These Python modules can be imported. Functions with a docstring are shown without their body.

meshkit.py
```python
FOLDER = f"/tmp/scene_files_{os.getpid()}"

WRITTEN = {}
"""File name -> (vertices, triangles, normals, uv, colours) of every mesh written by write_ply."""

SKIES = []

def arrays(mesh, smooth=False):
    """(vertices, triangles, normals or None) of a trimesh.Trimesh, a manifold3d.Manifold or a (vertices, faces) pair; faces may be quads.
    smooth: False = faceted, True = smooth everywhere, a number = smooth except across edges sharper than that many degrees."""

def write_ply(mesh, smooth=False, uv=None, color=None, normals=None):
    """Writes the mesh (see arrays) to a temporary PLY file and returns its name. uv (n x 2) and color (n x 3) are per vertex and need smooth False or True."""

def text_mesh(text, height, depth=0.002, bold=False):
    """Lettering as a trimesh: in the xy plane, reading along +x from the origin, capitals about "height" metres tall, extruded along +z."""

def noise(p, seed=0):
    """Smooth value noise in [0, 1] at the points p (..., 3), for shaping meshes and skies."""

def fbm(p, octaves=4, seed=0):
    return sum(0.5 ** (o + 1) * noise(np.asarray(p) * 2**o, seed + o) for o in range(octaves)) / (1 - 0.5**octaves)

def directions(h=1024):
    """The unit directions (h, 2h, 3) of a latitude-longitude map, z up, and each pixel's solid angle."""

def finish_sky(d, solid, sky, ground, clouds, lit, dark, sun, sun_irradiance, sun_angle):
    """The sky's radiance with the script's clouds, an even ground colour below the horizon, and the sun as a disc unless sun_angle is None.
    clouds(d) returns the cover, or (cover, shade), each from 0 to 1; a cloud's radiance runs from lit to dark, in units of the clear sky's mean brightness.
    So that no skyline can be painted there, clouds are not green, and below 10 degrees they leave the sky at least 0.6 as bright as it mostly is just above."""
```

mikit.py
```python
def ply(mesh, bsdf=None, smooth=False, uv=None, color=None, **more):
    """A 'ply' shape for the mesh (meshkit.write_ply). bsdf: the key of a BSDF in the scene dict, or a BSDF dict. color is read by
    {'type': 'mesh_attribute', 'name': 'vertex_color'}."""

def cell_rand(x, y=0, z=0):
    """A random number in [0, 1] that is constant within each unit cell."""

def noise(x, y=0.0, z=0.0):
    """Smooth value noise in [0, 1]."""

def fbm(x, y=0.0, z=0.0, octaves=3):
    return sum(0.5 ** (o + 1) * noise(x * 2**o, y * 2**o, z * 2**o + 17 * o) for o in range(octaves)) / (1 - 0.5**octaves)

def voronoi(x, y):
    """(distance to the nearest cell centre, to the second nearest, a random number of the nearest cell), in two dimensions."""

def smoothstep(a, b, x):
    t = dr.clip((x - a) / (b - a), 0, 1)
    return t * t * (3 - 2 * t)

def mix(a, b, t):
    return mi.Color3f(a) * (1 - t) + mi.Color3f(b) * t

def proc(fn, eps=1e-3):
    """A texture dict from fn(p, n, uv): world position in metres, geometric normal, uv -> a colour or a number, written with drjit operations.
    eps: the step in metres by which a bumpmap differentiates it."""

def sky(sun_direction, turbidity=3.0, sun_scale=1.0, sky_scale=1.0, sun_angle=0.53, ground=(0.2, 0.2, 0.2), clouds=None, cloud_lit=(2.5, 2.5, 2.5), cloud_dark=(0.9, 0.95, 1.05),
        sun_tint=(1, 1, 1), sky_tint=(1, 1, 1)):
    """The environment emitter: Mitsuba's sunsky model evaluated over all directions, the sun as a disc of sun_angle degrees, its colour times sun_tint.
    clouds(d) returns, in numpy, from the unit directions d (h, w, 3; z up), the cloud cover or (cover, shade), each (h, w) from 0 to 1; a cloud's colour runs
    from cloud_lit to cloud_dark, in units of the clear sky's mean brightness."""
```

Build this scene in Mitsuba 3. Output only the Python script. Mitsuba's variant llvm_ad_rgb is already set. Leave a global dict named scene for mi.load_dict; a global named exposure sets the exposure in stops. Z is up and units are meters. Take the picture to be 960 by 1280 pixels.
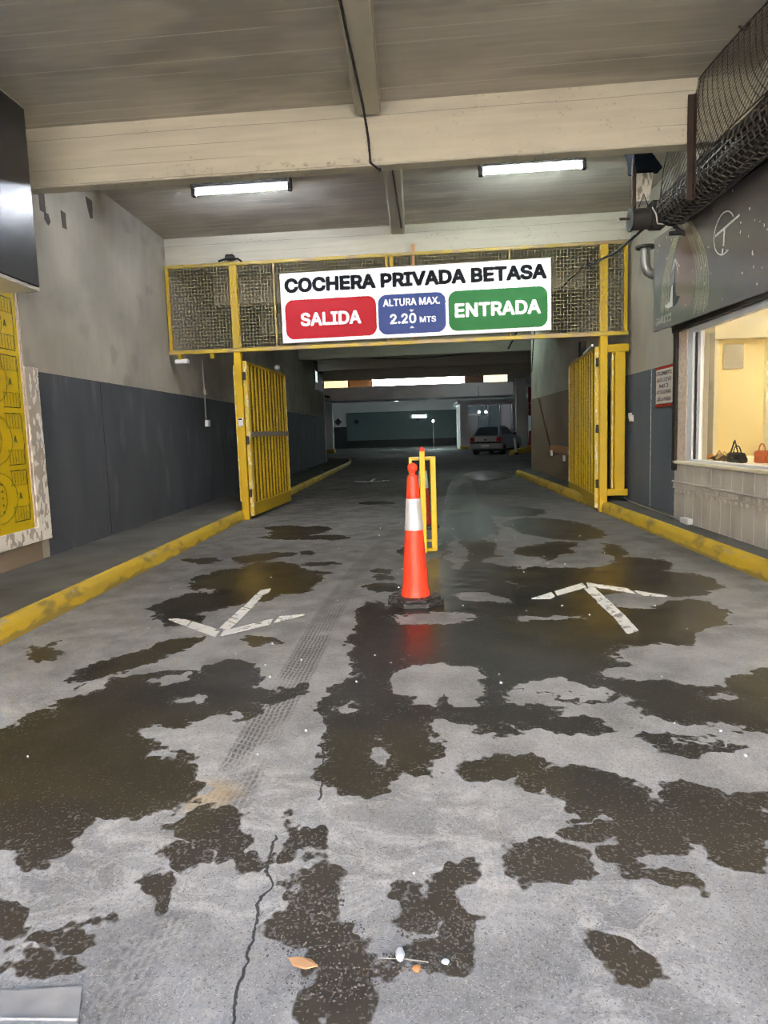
import math, random
import numpy as np, trimesh, mitsuba as mi, drjit as dr, mikit, meshkit
from mikit import noise, fbm, voronoi, cell_rand, smoothstep, mix, proc
from shapely.geometry import Polygon, LineString, Point, box as sbox
from shapely.ops import unary_union
from shapely import affinity
T = mi.ScalarTransform4f
rng = random.Random(7)
scene, labels = {}, {}

# ------------------------------------------------------------ camera, sky, light, exposure
exposure = 3.1
scene['camera'] = {'type': 'perspective', 'fov': 58.908, 'fov_axis': 'x', 'near_clip': 0.05, 'far_clip': 500.0,
                   'to_world': T().look_at(origin=[0, 0, 1.25], target=[-0.0473, 0.9921, 1.1348], up=[0.0274, 0.1164, 0.9928])}
# the sun stands behind the building: it lights the street and the houses opposite, whose light comes in under the ceiling
scene['sky'] = mikit.sky([-0.35, 0.62, 0.80], turbidity=4.0, sun_scale=6.0, sky_scale=6.0, ground=(0.3, 0.3, 0.3))
TUBE_POWER, INNER_TUBE, SHOP_POWER, STRIP_POWER, LAMP_POWER = 26.0, 3.2, 56.0, 0.5, 150.0

# ------------------------------------------------------------ helpers
taken = {}
def name_for(base):
    n = taken.get(base, -1) + 1
    taken[base] = n
    return base if n == 0 else f'{base}_{n:03d}'
def lab(key, label=None, cat=None, group=None, kind=None):
    d = {k: v for k, v in dict(label=label, category=cat, group=group, kind=kind).items() if v}
    if d: labels[key] = d
def thing(name, label, cat=None, group=None, kind=None):
    key = name_for(name); lab(key, label, cat, group, kind); return key
def part(parent, name, mesh, mat, label=None, kind=None, smooth=False, **more):
    key = name_for(f'{parent}__{name}')
    scene[key] = mikit.ply(mesh, mat, smooth=smooth, **more); lab(key, label, None, None, kind); return key
def solo(name, mesh, mat, label, cat=None, group=None, kind=None, smooth=False, **more):
    key = name_for(name); scene[key] = mikit.ply(mesh, mat, smooth=smooth, **more); lab(key, label, cat, group, kind); return key
def struct(name, mesh, mat, label, smooth=False): return solo(name, mesh, mat, label, None, None, 'structure', smooth)
def cat(ms): return trimesh.util.concatenate(ms)
def bx(x0, x1, y0, y1, z0, z1):
    m = trimesh.creation.box((abs(x1 - x0), abs(y1 - y0), abs(z1 - z0)))
    m.apply_translation(((x0 + x1) / 2, (y0 + y1) / 2, (z0 + z1) / 2)); return m
def cbx(x0, x1, y0, y1, z0, z1, c=0.006):
    e = np.array([abs(x1 - x0), abs(y1 - y0), abs(z1 - z0)]) / 2; c = min(c, e.min() * 0.9); pts = []
    for s in np.ndindex(2, 2, 2):
        sg = np.array(s) * 2 - 1
        for k in range(3):
            v = e - c; v[k] = e[k]; pts.append(sg * v)
    m = trimesh.convex.convex_hull(np.array(pts)); m.apply_translation(((x0 + x1) / 2, (y0 + y1) / 2, (z0 + z1) / 2)); return m
def cyl(p0, p1, r, n=16):
    return trimesh.creation.cylinder(r, segment=np.array([p0, p1], float), sections=n)
def tube(pts, r, n=6):
    """A swept round tube through the points."""
    pts = np.asarray(pts, float); V, F = [], []
    up = np.array([0.0, 0.0, 1.0])
    for i, p in enumerate(pts):
        t = pts[min(i + 1, len(pts) - 1)] - pts[max(i - 1, 0)]; t /= np.linalg.norm(t)
        a = np.cross(t, up if abs(t[2]) < 0.95 else [1, 0, 0]); a /= np.linalg.norm(a); b = np.cross(t, a)
        for k in range(n):
            q = 2 * math.pi * k / n; V.append(p + r * (math.cos(q) * a + math.sin(q) * b))
    for i in range(len(pts) - 1):
        for k in range(n):
            a0, a1 = i * n + k, i * n + (k + 1) % n
            F += [[a0, a1, a1 + n], [a0, a1 + n, a0 + n]]
    for k in range(1, n - 1):
        F += [[0, k + 1, k], [(len(pts) - 1) * n, (len(pts) - 1) * n + k, (len(pts) - 1) * n + k + 1]]
    m = trimesh.Trimesh(np.array(V), np.array(F), process=False); m.fix_normals(); return m
def lathe(profile, n=32):
    return trimesh.creation.revolve(np.array(profile, float), sections=n)
def prism(poly, z0, z1):
    ms = [trimesh.creation.extrude_polygon(g, z1 - z0, engine='earcut') for g in getattr(poly, 'geoms', [poly]) if g.area > 1e-9]
    m = cat(ms); m.apply_translation((0, 0, z0)); return m
def mat4(m, M): m = m.copy(); m.apply_transform(np.asarray(M, float)); return m
def move(m, x, y, z): m = m.copy(); m.apply_translation((x, y, z)); return m
def rotz(m, deg, at=(0, 0, 0)): return mat4(m, trimesh.transformations.rotation_matrix(math.radians(deg), [0, 0, 1], at))
def rotx(m, deg, at=(0, 0, 0)): return mat4(m, trimesh.transformations.rotation_matrix(math.radians(deg), [1, 0, 0], at))
def roty(m, deg, at=(0, 0, 0)): return mat4(m, trimesh.transformations.rotation_matrix(math.radians(deg), [0, 1, 0], at))
SKEW = 2.48                      # everything that crosses the driveway runs 2.5 degrees off square
def skew(m, y0): return rotz(move(m, 0, y0, 0), -SKEW, (0, y0, 0))   # from (across, depth behind the plane, up) at plane y0
def upright(m):                  # xy drawing, extruded along z -> stands facing -y (x across, y -> up)
    return mat4(m, [[1, 0, 0, 0], [0, 0, -1, 0], [0, 1, 0, 0], [0, 0, 0, 1]])
def facing_left(m):              # xy drawing, extruded -> stands facing -x; drawing x runs towards the camera (-y)
    return mat4(m, [[0, 0, -1, 0], [-1, 0, 0, 0], [0, 1, 0, 0], [0, 0, 0, 1]])
def facing_right(m):             # stands facing +x; drawing x runs away from the camera (+y)
    return mat4(m, [[0, 0, 1, 0], [1, 0, 0, 0], [0, 1, 0, 0], [0, 0, 0, 1]])
def letters(text, width, cap, depth=0.002, fat=0.0):
    """Lettering centred on the origin in the xy plane, fitted to a width and cap height, strokes fattened like a heavy grotesque."""
    m = meshkit.text_mesh(text, 1.0, depth=0.01, bold=True)
    tri = m.triangles[m.face_normals[:, 2] > 0.9][:, :, :2]
    g = unary_union([Polygon(t).buffer(0.003) for t in tri if Polygon(t).area > 1e-8]).buffer(fat).simplify(0.008)
    x0, y0, x1, y1 = g.bounds
    m = prism(g, 0, depth); m.apply_translation((-(x0 + x1) / 2, -(y0 + y1) / 2, 0))
    m.apply_scale(1.0); m.vertices *= np.array([width / (x1 - x0), cap / (y1 - y0), 1]); return m
def rrect(w, h, r): return sbox(-w / 2 + r, -h / 2 + r, w / 2 - r, h / 2 - r).buffer(r, 8)

# ------------------------------------------------------------ materials
def lin(*c): return [((v / 255 + 0.055) / 1.055) ** 2.4 if v > 10 else v / 3294.6 for v in c]
def P(key, rgb, rough=0.6, metal=0.0, spec=0.5, **k):
    scene[key] = {'type': 'twosided', 'bsdf': {'type': 'principled', 'base_color': {'type': 'rgb', 'value': list(rgb)} if not isinstance(rgb, dict) else rgb,
                  'roughness': rough, 'metallic': metal, 'specular': spec, **k}}
def D(key, tex, bump=None, scale=1.0):
    b = {'type': 'diffuse', 'reflectance': tex}
    if bump: b = {'type': 'bumpmap', 'arbitrary': bump, 'scale': scale, 'bsdf': b}
    scene[key] = {'type': 'twosided', 'bsdf': b}
def E(rgb): return {'type': 'area', 'radiance': {'type': 'rgb', 'value': list(rgb)}}

P('yellow_paint', proc(lambda p, n, uv: mix([0.62, 0.41, 0.010], [0.54, 0.345, 0.010], fbm(p.x * 6, p.y * 6, p.z * 3))), 0.42)
P('yellow_mid', (0.40, 0.27, 0.012), 0.5)
P('yellow_gap_shade', (0.16, 0.10, 0.006), 0.6)  # gate yellow darkened: shade between the bars is put into the colour
P('yellow_bright', (0.80, 0.56, 0.01), 0.4)
P('yellow_worn', proc(lambda p, n, uv: mix([0.62, 0.45, 0.06], [0.75, 0.68, 0.42], smoothstep(0.55, 0.62, fbm(p.x * 25, p.y * 25, p.z * 14)))), 0.5)
P('rail_metal', proc(lambda p, n, uv: mix([0.52, 0.38, 0.05], [0.42, 0.30, 0.16], smoothstep(0.4, 0.7, fbm(p.x * 6, p.y * 6, p.z * 6)))), 0.45)
P('mesh_wire', (0.40, 0.35, 0.21), 0.6)
P('crossbar_metal', (0.24, 0.20, 0.15), 0.5, 0.3)
P('white_plastic', (0.75, 0.76, 0.76), 0.4)
P('sign_white', (0.80, 0.81, 0.86), 0.35)
P('sign_ink', (0.008, 0.010, 0.014), 0.6, spec=0.1)
P('sign_red', (0.42, 0.008, 0.018), 0.5, spec=0.25)
P('sign_blue', (0.042, 0.070, 0.25), 0.5, spec=0.25)
P('sign_green', (0.022, 0.18, 0.045), 0.5, spec=0.25)
P('cone_orange', (0.90, 0.065, 0.025), 0.42)
P('cone_white', (0.86, 0.84, 0.82), 0.35)
P('cone_dull', (0.34, 0.03, 0.025), 0.5)
P('rubber', proc(lambda p, n, uv: mix([0.022, 0.022, 0.022], [0.10, 0.095, 0.09], smoothstep(0.5, 0.75, fbm(p.x * 30, p.y * 30, p.z * 30)))), 0.55)
P('black_gloss', (0.010, 0.013, 0.019), 0.28, spec=0.4)
P('black_matte', (0.018, 0.018, 0.02), 0.6)
P('dark_metal', (0.035, 0.034, 0.033), 0.6, 0.2)
P('rust_steel', (0.050, 0.032, 0.026), 0.7, 0.3)
P('grille_wire', (0.075, 0.068, 0.060), 0.6, 0.3)
P('net_wire', (0.035, 0.030, 0.025), 0.8)
P('galvanised', (0.42, 0.42, 0.42), 0.35, 0.8)
P('light_trim', (0.62, 0.60, 0.55), 0.5)
P('tarp_blue', (0.006, 0.010, 0.018), 0.8, spec=0.15)
P('dirty_white', proc(lambda p, n, uv: mix([0.62, 0.58, 0.50], [0.26, 0.22, 0.18], smoothstep(0.5, 0.72, fbm(p.x * 40, p.y * 40, p.z * 12)))), 0.6)
P('red_frame', (0.30, 0.018, 0.018), 0.5)
P('notice_paper', (0.62, 0.56, 0.52), 0.5)
P('notice_ink', (0.10, 0.075, 0.07), 0.6)
P('window_white', (0.84, 0.85, 0.86), 0.35)
P('black_trim', (0.022, 0.021, 0.019), 0.5)
scene['glass'] = {'type': 'thindielectric', 'int_ior': 1.5}
P('shop_wall', (0.84, 0.71, 0.38), 0.8)
P('shop_cream', (0.80, 0.74, 0.56), 0.7)
P('shop_jamb', (0.42, 0.38, 0.29), 0.6)
P('shop_dark', (0.06, 0.055, 0.035), 0.7)
P('tan_leather', (0.50, 0.24, 0.09), 0.45)
P('orange_leather', (0.62, 0.17, 0.06), 0.45)
P('black_leather', (0.018, 0.017, 0.018), 0.35)
P('gold_strap', (0.45, 0.32, 0.18), 0.35)
P('dark_brown', (0.10, 0.055, 0.03), 0.6)
P('car_silver', (0.42, 0.41, 0.41), 0.35, 0.3)
P('car_blue', (0.22, 0.27, 0.36), 0.3, 0.3)
P('car_glass', (0.02, 0.03, 0.035), 0.06)
P('tail_red', (0.40, 0.012, 0.012), 0.25)
P('office_white', (0.68, 0.68, 0.70), 0.6)
P('teal_wall', (0.10, 0.145, 0.150), 0.55)
P('dado_dark', (0.022, 0.026, 0.032), 0.6)
P('red_poster', (0.25, 0.02, 0.025), 0.5)

def board_marks(across, along, seed):
    """Shutter-board concrete: each board has its own tone, a thin pale fin at some joints; tone clouds over all."""
    k = across / 0.17
    tone = cell_rand(dr.floor(k), seed)
    e = dr.abs(k - dr.floor(k + 0.5)) * 0.17
    fin = smoothstep(0.011, 0.003, e) * smoothstep(0.35, 0.75, noise(along * 1.3, dr.floor(k + 0.5) * 3.1, seed))
    return tone, fin, fbm(along * 0.9, across * 1.4, seed, 3), fbm(along * 2.5, across * 26, seed + 3, 3)
def skew_uv(p):
    c, s = math.cos(math.radians(SKEW)), math.sin(math.radians(SKEW))
    return p.x * c - p.y * s, p.x * s + p.y * c
def ceiling_color(p, n, uv):
    u, d = skew_uv(p)
    tone, fin, cloud, streak = board_marks(d, u, 5)
    c = mix([0.37, 0.35, 0.31], [0.60, 0.57, 0.50], 0.18 * tone + 0.55 * cloud + 0.45 * streak)
    c = mix(c, [0.27, 0.255, 0.225], 0.5 * smoothstep(0.55, 0.75, fbm(u * 0.7 + 5, d * 1.6, 2, 4)))
    return mix(c, [0.72, 0.69, 0.62], 0.6 * fin)
D('ceiling_concrete', proc(ceiling_color), proc(lambda p, n, uv: 0.003 * fbm(p.x * 3, p.y * 22, 0, 3)), 1.0)
def beam_color(p, n, uv):
    u, d = skew_uv(p)
    tone, fin, cloud, streak = board_marks(p.z + 0.06 * noise(u * 0.4), u, 9)
    c = mix([0.41, 0.39, 0.325], [0.635, 0.605, 0.495], 0.2 * tone + 0.5 * cloud + 0.35 * streak)
    pit = smoothstep(0.70, 0.78, noise(u * 34, p.z * 46, d * 20)) * smoothstep(0.5, 0.62, fbm(u * 1.3, p.z * 3))
    zz = (p.z - 0.015 * noise(u * 1.5)) / 0.137
    line = smoothstep(0.005, 0.0015, dr.abs(zz - dr.floor(zz + 0.5)) * 0.137) * smoothstep(0.3, 0.65, noise(u * 0.8, dr.floor(zz + 0.5) * 7))
    pit = dr.maximum(0.5 * pit, smoothstep(0.55, 0.7, fbm(u * 18, p.z * 26, d * 9)) * smoothstep(3.79, 3.72, p.z) * smoothstep(3.69, 3.72, p.z) * smoothstep(0.4, 0.6, noise(u * 1.1, 4)))
    return mix(c, [0.16, 0.145, 0.12], dr.clip(0.5 * pit + 0.45 * line, 0, 1))
D('beam_concrete', proc(beam_color), proc(lambda p, n, uv: 0.003 * fbm(p.x * 5, p.y * 5, p.z * 18, 3)), 1.0)
def plaster_color(p, n, uv):
    c = fbm(p.x * 1.1, p.y * 1.1, p.z * 0.9, 4)
    v = fbm(p.y * 7, p.x * 7, p.z * 1.2, 3)
    col = mix([0.29, 0.275, 0.235], [0.45, 0.425, 0.365], smoothstep(0.2, 0.8, 0.8 * c + 0.2 * v))
    return mix(col, [0.20, 0.185, 0.165], 0.35 * smoothstep(0.62, 0.8, fbm(p.x * 3 + 9, p.y * 3, p.z * 3)))
D('plaster', proc(plaster_color), proc(lambda p, n, uv: 0.004 * fbm(p.x * 6, p.y * 6, p.z * 6, 3)), 1.0)
D('patch_paint', {'type': 'rgb', 'value': [0.115, 0.108, 0.098]})
def dado_color(p, n, uv):
    c = mix([0.052, 0.060, 0.072], [0.078, 0.088, 0.102], fbm(p.x * 3, p.y * 3, p.z * 0.8, 3))
    return mix(c, [0.13, 0.135, 0.14], 0.35 * smoothstep(0.6, 0.8, fbm(p.y * 8, p.x * 8, p.z * 1.5)))
P('dado_paint', proc(dado_color), 0.75, spec=0.25)
P('dado_blue', proc(lambda p, n, uv: mix([0.080, 0.098, 0.122], [0.11, 0.13, 0.155], fbm(p.x * 3, p.y * 3, p.z * 0.8, 3))), 0.7, spec=0.25)
D('stucco_frame', proc(lambda p, n, uv: mix(mix([0.40, 0.34, 0.29], [0.50, 0.46, 0.40], fbm(p.y * 6, p.z * 6, p.x * 6)), [0.82, 0.79, 0.72],
    smoothstep(0.0, 0.06, fbm(p.y * 26, p.z * 15, p.x * 20, 5) - 0.44 - 0.16 * smoothstep(0.4, 1.6, p.z) + 0.10 * smoothstep(6.40, 6.48, p.y)))))
def kerb_color(p, n, uv):
    c = mix([0.58, 0.395, 0.02], [0.46, 0.33, 0.05], fbm(p.x * 3, p.y * 3, p.z * 3, 3))
    dirt = smoothstep(0.52, 0.72, fbm(p.x * 8, p.y * 5, p.z * 9, 4) + 0.8 * smoothstep(0.05, 0.0, p.z) * 0.4)
    chip = smoothstep(0.69, 0.72, fbm(p.x * 12 + 4, p.y * 7, p.z * 16, 4)) * smoothstep(0.08, 0.13, p.z)
    return mix(mix(c, [0.16, 0.13, 0.07], 0.55 * dirt), [0.42, 0.38, 0.26], 0.6 * chip)
P('kerb_paint', proc(kerb_color), 0.6)
D('walkway_concrete', proc(lambda p, n, uv: mix([0.09, 0.093, 0.088], [0.20, 0.20, 0.19], fbm(p.x * 2.5, p.y * 2.5, 0, 4))), proc(lambda p, n, uv: 0.004 * fbm(p.x * 20, p.y * 20, 0, 2)), 1.0)
D('tile_a', proc(lambda p, n, uv: mix([0.49, 0.465, 0.42], [0.38, 0.36, 0.33], smoothstep(0.4, 0.75, fbm(p.y * 5, p.z * 3, 1, 3)) * 0.6 + 0.5 * smoothstep(0.40, 0.16, p.z))))
D('grout', {'type': 'rgb', 'value': [0.66, 0.64, 0.58]})
D('granite', proc(lambda p, n, uv: mix([0.70, 0.59, 0.49], [0.42, 0.34, 0.28], smoothstep(0.45, 0.7, noise(p.x * 90, p.y * 90, p.z * 90)))))
def film_color(p, n, uv): return mix([0.62, 0.46, 0.008], [0.52, 0.36, 0.008], fbm(p.y * 5, p.z * 5, 2, 3))
P('yellow_board', proc(film_color), 0.3)
P('board_ink', (0.035, 0.030, 0.006), 0.5)
P('inner_panel', (0.22, 0.17, 0.12), 0.7)
P('marking_white', proc(lambda p, n, uv: mix([0.82, 0.81, 0.76], [0.30, 0.29, 0.26], smoothstep(0.64, 0.70, fbm(p.x * 26, p.y * 26, 3, 4)))), 0.6)

# floor: dry concrete with ragged wet patches
P('steel_plate', proc(lambda p, n, uv: mix([0.26, 0.27, 0.27], [0.40, 0.40, 0.395], fbm(p.x * 20, p.y * 20, 0, 3))), 0.6, 0.0)
P('leaf_tan', (0.55, 0.32, 0.16), 0.7)
P('gravel_grain', proc(lambda p, n, uv: mix([0.04, 0.036, 0.031], [0.21, 0.185, 0.155], noise(p.x * 160, p.y * 160, 3))), 0.6)
P('sign_dark', proc(lambda p, n, uv: mix([0.085, 0.083, 0.083], [0.135, 0.128, 0.115], fbm(p.y * 2, p.z * 3, 0, 3))), 0.16)
P('print_skin', (0.165, 0.11, 0.092), 0.16)
P('print_hair', (0.26, 0.25, 0.17), 0.16)
P('print_white', (0.55, 0.55, 0.52), 0.4)
P('print_grey', (0.32, 0.31, 0.27), 0.3)
D('street_concrete', {'type': 'rgb', 'value': [0.42, 0.41, 0.39]})
D('street_facade', {'type': 'rgb', 'value': [0.62, 0.60, 0.57]})
P('twig_grey', (0.34, 0.31, 0.27), 0.7)
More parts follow.
